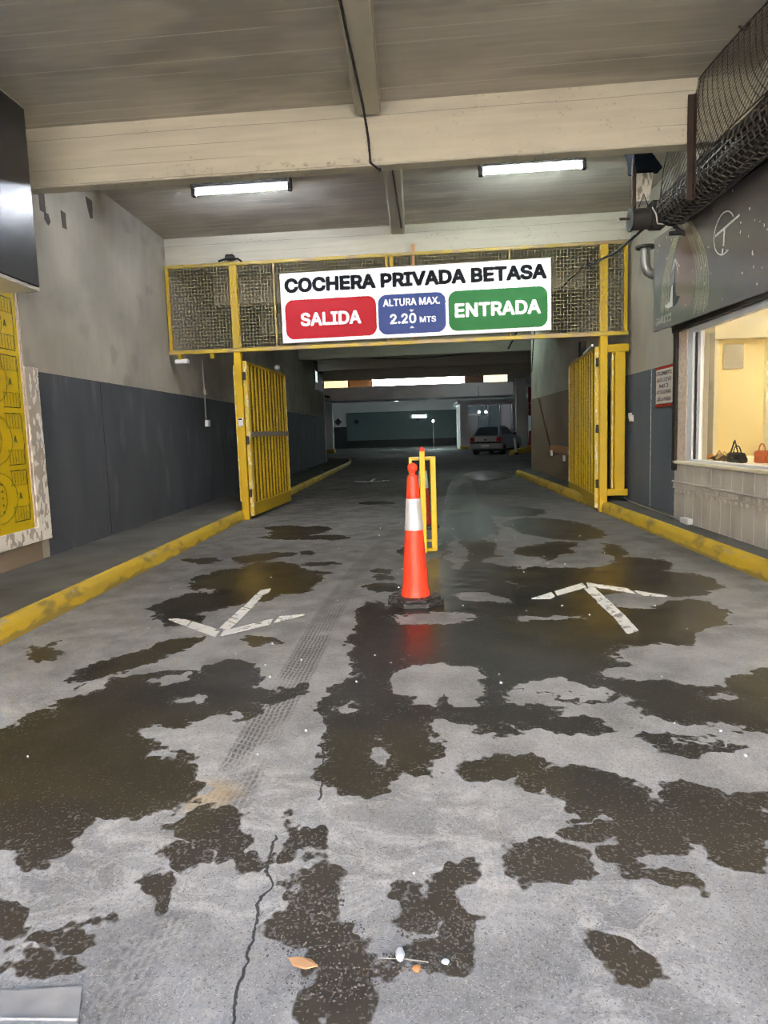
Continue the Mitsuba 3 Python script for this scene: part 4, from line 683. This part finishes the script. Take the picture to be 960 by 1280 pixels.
# printed shop sign, leaning out over the window
so = thing('shop_sign', 'dark shop banner with a ringed letter T above the shop window', 'sign')
ANG = 3.6
def F(m, d=0.0): return rotz(move(facing_left(move(m, 0, 0, d)), 2.78, 8.14, 2.30), ANG, (2.78, 8.14, 0))   # drawing x: towards the street, y: up
part(so, 'panel', F(prism(sbox(0, 0, 4.2, 1.03), -0.03, 0)), 'sign_dark')
part(so, 'backing_box', F(prism(sbox(0.12, 0.03, 4.2, 0.98), -0.16, -0.03)), 'black_matte')
strands = lambda pts, w: LineString(pts).buffer(w)
def curve(x0, y0, x1, y1, bow, n=10): return [(x0 + (x1 - x0) * t + bow * math.sin(math.pi * t), y0 + (y1 - y0) * t) for t in np.linspace(0, 1, n)]
face = affinity.scale(Point(0.80, 0.52).buffer(1, 24), 0.24, 0.40).intersection(sbox(0, 0, 2, 0.98))
part(so, 'face_print', F(prism(face, 0, 0.001)), 'print_skin', 'blurred brown face')
hair = unary_union([strands(curve(0.72 + 0.02 * k, 0.97, 0.98 + 0.035 * k, 0.03 + 0.02 * (k % 3), 0.16), 0.006) for k in range(9)] + [strands(curve(0.62 - 0.02 * k, 0.9, 0.40 - 0.03 * k, 0.18, -0.10), 0.005) for k in range(7)]).intersection(sbox(0.02, 0.02, 1.6, 1.01))
part(so, 'hair_print', F(prism(hair, 0, 0.0015)), 'print_hair', 'pale streaks of hair')
part(so, 'edge_print', F(prism(sbox(2.28, 0.05, 2.9, 0.85).intersection(affinity.scale(Point(2.75, 0.4).buffer(1, 24), 0.42, 0.6)), 0, 0.001)), 'print_skin')
ring = Point(1.55, 0.66).buffer(0.19, 24).difference(Point(1.55, 0.66).buffer(0.178, 24)).difference(sbox(1.63, 0.4, 1.8, 0.76))
part(so, 'ring', F(prism(ring, 0, 0.002)), 'print_white', 'thin white ring'); part(so, 'letter', F(prism(unary_union([strands([(1.40, 0.68), (1.80, 0.74)], 0.011), strands([(1.555, 0.70), (1.545, 0.56)], 0.012), strands([(1.53, 0.52), (1.525, 0.48)], 0.012)]), 0, 0.002)), 'print_white', 'letter T')
shoe = unary_union([Polygon([(0.30, 0.235), (0.43, 0.26), (0.47, 0.42), (0.50, 0.42), (0.50, 0.20), (0.38, 0.20)]), strands([(0.50, 0.42), (0.545, 0.68), (0.46, 0.56)], 0.006), strands([(0.545, 0.68), (0.65, 0.58)], 0.006), strands([(0.55, 0.67), (0.63, 0.52)], 0.005)])
part(so, 'heel_print', F(prism(shoe, 0, 0.0022)), 'print_white', 'white heel shape'); part(so, 'heel_print', F(prism(Polygon([(0.50, 0.20), (0.50, 0.44), (0.545, 0.66), (0.57, 0.3), (0.68, 0.27), (0.56, 0.20)]), 0, 0.0022)), 'black_gloss')
part(so, 'lettering', F(move(letters('GANUCCI', 0.40, 0.085, 0.002, -0.02), 0.27, 0.10, 0)), 'print_grey', 'pale lettering')
sp = []
for k in range(60):
    x, y = rng.uniform(0.05, 2.8), rng.uniform(0.05, 1.0); r = rng.uniform(0.003, 0.009); sp.append(affinity.scale(Point(x, y).buffer(r, 3), 0.7, rng.uniform(1, 2.6)))
part(so, 'bird_droppings', F(prism(unary_union(sp), 0, 0.003)), 'print_white', 'pale spots and drips', 'stuff')

# rolled security grille with its motor
RX, RZ, RR = 2.70, 3.425, 0.175
rg = thing('rolled_grille', 'rolled-up dark steel security grille on its shaft above the shop sign', 'rolling grille')
part(rg, 'shaft', cyl((RX, 3.8, RZ), (RX, 7.36, RZ), 0.11, 20), 'black_matte')
lk = []
rows, step = 20, 0.09
for layer, rad in enumerate((RR, RR - 0.022, RR - 0.05)):
    for k in range(rows):
        a = 2 * math.pi * (k + 0.5 * layer) / rows
        for j in range(39):
            y = 3.85 + step * (j + 0.5 * (k % 2)); jit = rad + 0.012 * math.sin(k * 5.1 + j * 0.35)
            y1 = y + step * 0.92
            c0, s0 = math.cos(a), math.sin(a); c1, s1 = math.cos(a + 0.15), math.sin(a + 0.15)
            m = bx(-0.0045, 0.0045, y, min(y1, 7.3), -0.0045, 0.0045); lk.append(mat4(m, [[c0, 0, s0, RX + jit * c0], [0, 1, 0, 0], [-s0, 0, c0, RZ + jit * -s0], [0, 0, 0, 1]]))
            if layer == 0 and y < 7.28:
                b = bx(-0.006, 0.006, -0.004, 0.004, -0.03, 0.03); lk.append(mat4(b, [[c1, 0, s1, RX + jit * c1], [0, 1, 0, y], [-s1, 0, c1, RZ - jit * s1], [0, 0, 0, 1]]))
part(rg, 'links', cat(lk), 'grille_wire', 'interlocked grey wire links', 'stuff')
part(rg, 'end_plate', cat([cyl((RX, 7.36, RZ), (RX, 7.385, RZ), 0.17, 24)]), 'black_matte'); part(rg, 'support_arm', cbx(RX - 0.02, RX + 0.25, 7.39, 7.43, RZ - 0.25, RZ - 0.21), 'black_matte')
part(rg, 'support_arm', cyl((RX + 0.02, 7.4, RZ - 0.16), (RX + 0.28, 7.4, RZ - 0.38), 0.02, 8), 'black_matte')
part(rg, 'guide_plate', bx(2.92, 2.96, 3.8, 7.3, 3.28, 3.62), 'black_matte')
mo = thing('grille_motor', 'dark motor drum hanging from a brown bracket at the far end of the rolled grille', 'motor')
part(mo, 'drum', cyl((2.32, 7.5, 3.37), (2.50, 7.5, 3.38), 0.105, 20), 'dark_metal', smooth=40); part(mo, 'flange', cyl((2.305, 7.5, 3.37), (2.325, 7.5, 3.37), 0.118, 20), 'black_matte')
part(mo, 'axle', cyl((2.20, 7.5, 3.385), (2.32, 7.5, 3.385), 0.014, 8), 'rust_steel'); part(mo, 'gearbox', cbx(2.50, 2.66, 7.42, 7.58, 3.27, 3.54, 0.02), 'dark_metal')
part(mo, 'bracket', cbx(2.325, 2.365, 7.48, 7.52, 3.46, 4.20, 0.006), 'rust_steel', 'brown bracket bar'); part(mo, 'wire', tube([(2.50, 7.40, 3.46), (2.53, 7.37, 3.38), (2.55, 7.38, 3.29), (2.64, 7.39, 3.28)], 0.008), 'light_trim')
part(mo, 'wire', tube([(2.38, 7.45, 3.48), (2.42, 7.42, 3.60), (2.47, 7.42, 3.47)], 0.007), 'black_matte')
cbx_ = thing('control_box', 'weathered off-white box hanging above the grille motor', 'box')
part(cbx_, 'case', cat([trimesh.convex.convex_hull(np.vstack([cbx(2.375, 2.51, 7.52, 7.62, 3.565, 3.57, 0.002).vertices, cbx(2.36, 2.55, 7.52, 7.62, 3.83, 3.84, 0.002).vertices]))]), 'dirty_white')
part(cbx_, 'lip', cbx(2.37, 2.515, 7.505, 7.63, 3.555, 3.572), 'light_trim')
tb = trimesh.convex.convex_hull(np.array([(2.29, 7.45, 4.15), (2.29, 7.7, 4.15), (2.42, 7.45, 4.13), (2.50, 7.45, 4.02), (2.64, 7.5, 3.88), (2.62, 7.6, 3.86), (2.36, 7.45, 3.85), (2.34, 7.65, 3.86), (2.33, 7.45, 3.92), (2.5, 7.6, 4.06)])).subdivide().subdivide().subdivide()
tb.vertices += 0.05 * (np.stack([meshkit.fbm(tb.vertices * 9 + o) for o in (0, 30, 60)], 1) - 0.5)
solo('blue_tarp', tb, 'tarp_blue', 'crumpled dark blue tarpaulin stuffed under the beam above the off-white box', 'tarpaulin', smooth=50)
solo('motor_cable', tube([(2.46, 7.48, 3.29), (2.30, 7.9, 3.16), (2.36, 9.4, 3.35), (2.60, 10.35, 3.62), (2.35, 12.0, 3.42), (2.1, 13.4, 3.25), (2.0, 14.5, 2.9)], 0.015), 'black_matte', 'black cable sagging from the grille motor through the mesh panel', 'cable')
solo('steel_angle', cat([cbx(2.455, 2.515, 6.385, 6.40, 3.20, 4.08, 0.003), cbx(2.505, 2.515, 6.345, 6.395, 3.20, 4.08, 0.003)]), 'rust_steel', 'upright rusty steel angle fixed to the first beam at the right', 'steel angle')
ep = thing('exhaust_elbow', 'grey metal elbow pipe on the wall at the end of the shop sign', 'pipe')
part(ep, 'flange', cyl((2.93, 8.9, 3.42), (2.93, 8.9, 3.45), 0.115, 20), 'dark_metal'); part(ep, 'pipe', tube([(2.93, 8.9, 3.43), (2.93, 8.9, 3.25), (2.935, 8.9, 3.20), (2.96, 8.9, 3.14), (3.03, 8.9, 3.10), (3.14, 8.9, 3.09)], 0.06, 14), 'galvanised', smooth=50)
# netting between the ceiling and the grille
nv = []
top = lambda t: np.array([2.60 + 0.05 * math.sin(5 * t), 3.4 + 3.10 * t, CEIL - 0.02])
bot = lambda t: np.array([2.54 + 0.02 * math.sin(9 * t), 3.4 + 3.9 * t, RZ + 0.10])
def netp(t, s): a, b = top(t), bot(t); q = a * (1 - s) + b * s; q[0] -= 0.06 * math.sin(math.pi * s) * (0.6 + 0.4 * math.sin(7 * t)); q[1] += 0.05 * math.sin(math.pi * s); return q
for k in range(-12, 42):
    for sgn in (1, -1):
        pts = []
        for s in np.linspace(0, 1, 9):
            t = (k + sgn * s * 10) / 40.0
            if -0.001 <= t <= 1.001: pts.append(netp(min(max(t, 0), 1), s))
        if len(pts) > 1: nv.append(tube(pts, 0.0036, 4))
nv.append(tube([netp(t, 0) for t in np.linspace(0, 1, 12)], 0.006, 5)); nv.append(tube([netp(1.0, s) for s in np.linspace(0, 1, 8)], 0.005, 5)); nv.append(tube([netp(t, 1) for t in np.linspace(0, 1, 12)], 0.006, 5))
nt2 = thing('bird_netting', 'dark bird netting hung from ceiling hooks down to the rolled grille at the top right', 'netting')
part(nt2, 'cords', cat(nv), 'net_wire', None, 'stuff')
for t in (1.0, 0.72, 0.4): q = netp(t, 0); part(nt2, 'hook', tube([q + [-0.05, 0, 0.0], q + [0, 0, -0.03], q + [0.03, 0.0, 0.02]], 0.010), 'black_matte')
q = netp(1.0, 0.35); part(nt2, 'anchor', cyl(q + [0, 0.06, 0], q + [0, -0.02, 0], 0.035, 10), 'galvanised', 'grey anchor bolt')

# ------------------------------------------------------------ deep inside the garage
bo = thing('office_booth', 'white glazed office booth at the far end of the garage behind the car', 'booth')
part(bo, 'front_wall', cat([bx(3.1, 3.62, 46.0, 46.2, 0, 3.0), bx(6.55, 7.6, 46.0, 46.2, 0, 3.0), bx(3.1, 7.6, 46.0, 46.2, 0, 1.28), bx(3.1, 7.6, 46.0, 46.2, 2.88, 3.0)]), 'office_white')
part(bo, 'roof', cbx(2.9, 7.7, 45.6, 50.2, 3.0, 3.22), 'office_white', 'projecting white roof slab')
part(bo, 'side_wall', bx(3.1, 3.25, 46.2, 50, 0, 3.0), 'office_white'); part(bo, 'back_wall', bx(3.1, 7.6, 50, 50.2, 0, 3.0), 'teal_wall'); part(bo, 'plinth', bx(3.05, 3.66, 45.9, 46.05, 0, 0.18), 'kerb_paint')
for x in (4.95, 5.75): part(bo, 'mullion', bx(x, x + 0.10, 46.05, 46.15, 1.28, 2.88), 'window_white')
part(bo, 'inner_partition', bx(5.9, 6.55, 46.6, 46.7, 0.4, 2.9), 'office_white'); part(bo, 'counter', bx(3.66, 4.3, 46.5, 46.9, 0.5, 2.35), 'office_white'); part(bo, 'counter_shelf', bx(3.62, 4.5, 46.4, 46.9, 2.2, 2.3), 'window_white')
part(bo, 'pane', bx(3.62, 6.55, 46.1, 46.101, 1.28, 2.88), 'glass')
for i, x in enumerate((4.45, 4.9)):
    t = thing('booth_lamp', ('left of two bright bulbs inside the booth window', 'right of two bright bulbs inside the booth window')[i], 'lamp', 'booth bulbs')
    part(t, 'bulb', trimesh.creation.icosphere(2, 0.075).apply_translation((x, 46.9, 2.45)), 'white_plastic', emitter=E([14, 15, 16])); part(t, 'cord', cyl((x, 46.9, 2.5), (x, 46.9, 3.0), 0.012, 6), 'black_matte')
sl = thing('stand_lamp', 'glaring work lamp on a thin stand in front of the far roller door', 'lamp')
part(sl, 'bulb', trimesh.creation.icosphere(2, 0.085).apply_translation((1.41, 50, 2.0)), 'white_plastic', 'glowing bulb', emitter=E([LAMP_POWER * v for v in (0.8, 1.02, 1.0)])); part(sl, 'pole', cyl((1.41, 50, 0.02), (1.41, 50, 1.93), 0.025, 8), 'galvanised'); part(sl, 'foot', cyl((1.41, 50, 0), (1.41, 50, 0.03), 0.25, 12), 'black_matte')
rw = thing('lit_hatch', 'small bright lit hatch on the far roller door', 'window')
part(rw, 'pane', bx(-0.1, 1.1, 59.95, 60.0, 2.45, 2.75), 'white_plastic', emitter=E((1.6, 1.9, 1.9))); part(rw, 'frame', cat([bx(-0.16, 1.16, 59.94, 60.04, 2.75, 2.82), bx(-0.16, 1.16, 59.94, 60.04, 2.38, 2.45), bx(0.3, 0.4, 59.93, 59.95, 2.2, 2.5)]), 'black_matte')
pl = thing('ceiling_spot', 'small bright spot under the gallery parapet', 'lamp')
part(pl, 'lens', cyl((-0.9, 37.4, 2.95), (-0.9, 37.4, 2.985), 0.10, 12), 'white_plastic', emitter=E([20, 22, 22])); part(pl, 'rim', lathe([(0.10, 2.94), (0.13, 2.94), (0.13, 2.99), (0.10, 2.99)]).apply_translation((-0.9, 37.4, 0)), 'galvanised')
ca = thing('column', 'white column with a curved bracket at the far left of the garage', kind='structure')
part(ca, 'shaft', cbx(-6.0, -5.48, 46.2, 46.7, 0.0, CEIL), 'office_white')
arcp = Polygon([(0, 0), (0, 0.9), (-0.9, 0.9)] + [(-0.9 + 0.9 * math.sin(a), 0.9 * math.cos(a) - 0.0) for a in np.linspace(0, math.pi / 2, 10)][0:0] + [(-0.9 + 0.75 * math.sin(a), 0.75 * (1 - 0.0) * math.cos(a)) for a in np.linspace(0.0, math.pi / 2, 10)])
part(ca, 'bracket', move(upright(prism(arcp.buffer(0), 0, 0.4)), -6.0, 46.6, 2.0), 'office_white'); part(ca, 'foot', cbx(-6.05, -5.43, 46.15, 46.75, 0, 0.28), 'kerb_paint', 'yellow foot')
cb2 = thing('column', 'pale column in front of the office booth at the right', kind='structure')
part(cb2, 'shaft', cbx(6.2, 6.78, 41.7, 42.2, 0.0, CEIL), 'office_white', None)
def diamond(x, y, z, s, label):
    t = thing('diamond_sign', label, 'sign', 'dark diamond plates'); part(t, 'plate', move(upright(prism(Polygon([(0, -s), (s, 0), (0, s), (-s, 0)]), 0, 0.02)), x, y, z), 'black_matte'); part(t, 'backing', move(upright(prism(Polygon([(0, -s * .8), (s * .8, 0), (0, s * .8), (-s * .8, 0)]), 0, 0.06)), x, y + 0.06, z), 'dark_metal')
diamond(-6.65, 60.14, 2.35, 0.34, 'dark diamond plate on the pale far wall left of the roller door'); diamond(-5.0, 59.9, 2.30, 0.24, 'smaller dark diamond plate on the far roller door')
solo('wall_camera', cat([cbx(-4.55, -4.35, 35.85, 36.0, 3.18, 3.28, 0.03), cbx(-4.62, -4.5, 35.9, 36.0, 3.22, 3.32, 0.02)]), 'black_matte', 'small dark camera on the gallery parapet at the left', 'camera')
rp = thing('red_board', 'red lettered board standing behind the car at the far right', 'board')
part(rp, 'panel', cbx(6.9, 7.7, 41.6, 41.7, 2.0, 3.7), 'red_poster'); part(rp, 'strip', bx(6.9, 7.7, 41.58, 41.61, 2.72, 2.76), 'office_white'); part(rp, 'leg', bx(7.25, 7.35, 41.6, 41.7, 0, 2.0), 'dark_metal')
rc = thing('orange_barrel', 'dim orange marker post beyond the yellow ramp edge at the far right', 'marker')
part(rc, 'body', lathe([(0, 0), (0.28, 0), (0.17, 1.1), (0.0, 1.12)]).apply_translation((6.75, 39.5, 0)), 'cone_dull', smooth=35); part(rc, 'base', cyl((6.75, 39.5, 0), (6.75, 39.5, 0.06), 0.38, 12), 'black_matte')
solo('ramp_edge', trimesh.convex.convex_hull(np.array([(4.6, 33.5, 0), (4.9, 33.4, 0), (7.6, 38.2, 0), (7.3, 38.4, 0), (4.65, 33.5, 0.22), (4.9, 33.45, 0.22), (7.6, 38.2, 0.5), (7.3, 38.4, 0.5)])), 'kerb_paint', 'sloping yellow ramp edge beside the car', 'kerb')
bl = thing('white_bollard', 'short white reflective bollard beside the parked car', 'bollard')
part(bl, 'post', cyl((4.92, 33.3, 0.1), (4.83, 33.3, 0.80), 0.055, 12), 'cone_white'); part(bl, 'base', cyl((4.92, 33.3, 0), (4.92, 33.3, 0.10), 0.10, 12), 'black_matte')
wc = [[(-3.2, 24.0, 3.95), (0, 23.9, 3.75), (3.0, 23.8, 3.9)], [(2.4, 12.85, 3.75), (2.6, 15, 3.1), (3.11, 18.2, 2.7)], [(3.4, 35.9, 3.5), (3.35, 35.9, 3.3), (3.42, 35.9, 3.1), (3.4, 36, 3.0)]]
for w, l in zip(wc, ('thin cable sagging across the inner ceiling', 'thin cable sloping along the right inner wall', 'thin cable on the gallery parapet above the booth')): solo('thin_cable', tube(w, 0.012, 5), 'black_matte', l, 'cable')

# the parked hatchback: x to its right, y forward
car = thing('car', 'silver-blue hatchback parked deep inside the garage, seen from behind', 'car')
def K(m): return move(rotz(m, -24), 3.55, 34.3, 0)
def slab(pts, x0, x1): return mat4(prism(Polygon(pts), x0, x1), [[0, 0, 1, 0], [1, 0, 0, 0], [0, 1, 0, 0], [0, 0, 0, 1]])
def hull(sections):              # sections: (half width, side profile points (y, z))
    return trimesh.convex.convex_hull(np.vstack([[(s * w, y, z) for s in (-1, 1) for y, z in pr] for w, pr in sections]))
lower = hull([(0.80, [(0.02, 0.45), (0.05, 0.86), (0.35, 0.98), (2.55, 0.95), (3.55, 0.80), (3.82, 0.55), (3.80, 0.30), (0.08, 0.28)]), (0.70, [(-0.03, 0.45), (0.0, 0.85), (0.3, 1.0), (2.6, 1.0), (3.6, 0.84), (3.88, 0.5)])])
part(car, 'body', K(lower), 'car_blue', smooth=35)
part(car, 'cabin', K(hull([(0.70, [(0.10, 0.95), (2.60, 0.95)]), (0.56, [(0.55, 1.40), (1.75, 1.40)]), (0.50, [(0.62, 1.435), (1.65, 1.435)])])), 'car_blue', smooth=30)
part(car, 'tailgate', K(slab([(-0.035, 0.52), (-0.01, 0.93), (0.01, 0.93), (0.0, 0.52)], -0.72, 0.72)), 'car_silver')
part(car, 'rear_window', K(mat4(prism(Polygon([(-0.60, 0.98), (0.60, 0.98), (0.50, 1.34), (0.38, 1.375), (-0.38, 1.375), (-0.50, 1.34)]), 0, 0.02), [[1, 0, 0, 0], [0, 0.985, -1, -0.86], [0, 1, 0, 0], [0, 0, 0, 1]])), 'car_glass')
for s in (-1, 1):
    part(car, 'side_window', K(cat([trimesh.convex.convex_hull(np.array([(s * a, y, z) for (y, z, b) in q for a in (b, b + 0.012)])) for q in ([(0.55, 1.0, .695), (1.25, 1.0, .695), (1.2, 1.34, .585), (0.72, 1.34, .585)], [(1.33, 1.0, .695), (2.3, 1.0, .69), (1.75, 1.34, .585), (1.3, 1.34, .585)])])), 'car_glass')
    part(car, 'tail_lamp', K(cbx(s * 0.56, s * 0.80, -0.04, 0.2, 0.66, 0.88, 0.03)), 'tail_red', 'red tail lamp')
    part(car, 'mirror', K(cbx(s * 0.80, s * 0.98, 2.05, 2.2, 0.96, 1.08, 0.03)), 'black_matte')
    for y in (0.62, 3.12):
        wv = part(car, 'wheel', K(cyl((s * 0.60, y, 0.29), (s * 0.80, y, 0.29), 0.29, 24)), 'rubber'); part(wv, 'hub', K(cyl((s * 0.79, y, 0.29), (s * 0.81, y, 0.29), 0.18, 16)), 'dark_metal')
part(car, 'bumper', K(cbx(-0.82, 0.82, -0.10, 0.25, 0.30, 0.58, 0.06)), 'car_silver'); part(car, 'bumper_strip', K(cbx(-0.80, 0.80, -0.105, 0.1, 0.58, 0.66, 0.02)), 'black_matte')
part(car, 'number_plate', K(cbx(-0.20, 0.20, -0.115, -0.10, 0.40, 0.52)), 'cone_white'); part(car, 'badge', K(cyl((0, -0.04, 0.76), (0, -0.02, 0.76), 0.05, 12)), 'dark_metal')
part(car, 'underside', K(bx(-0.7, 0.7, 0.2, 3.6, 0.16, 0.32)), 'black_matte')
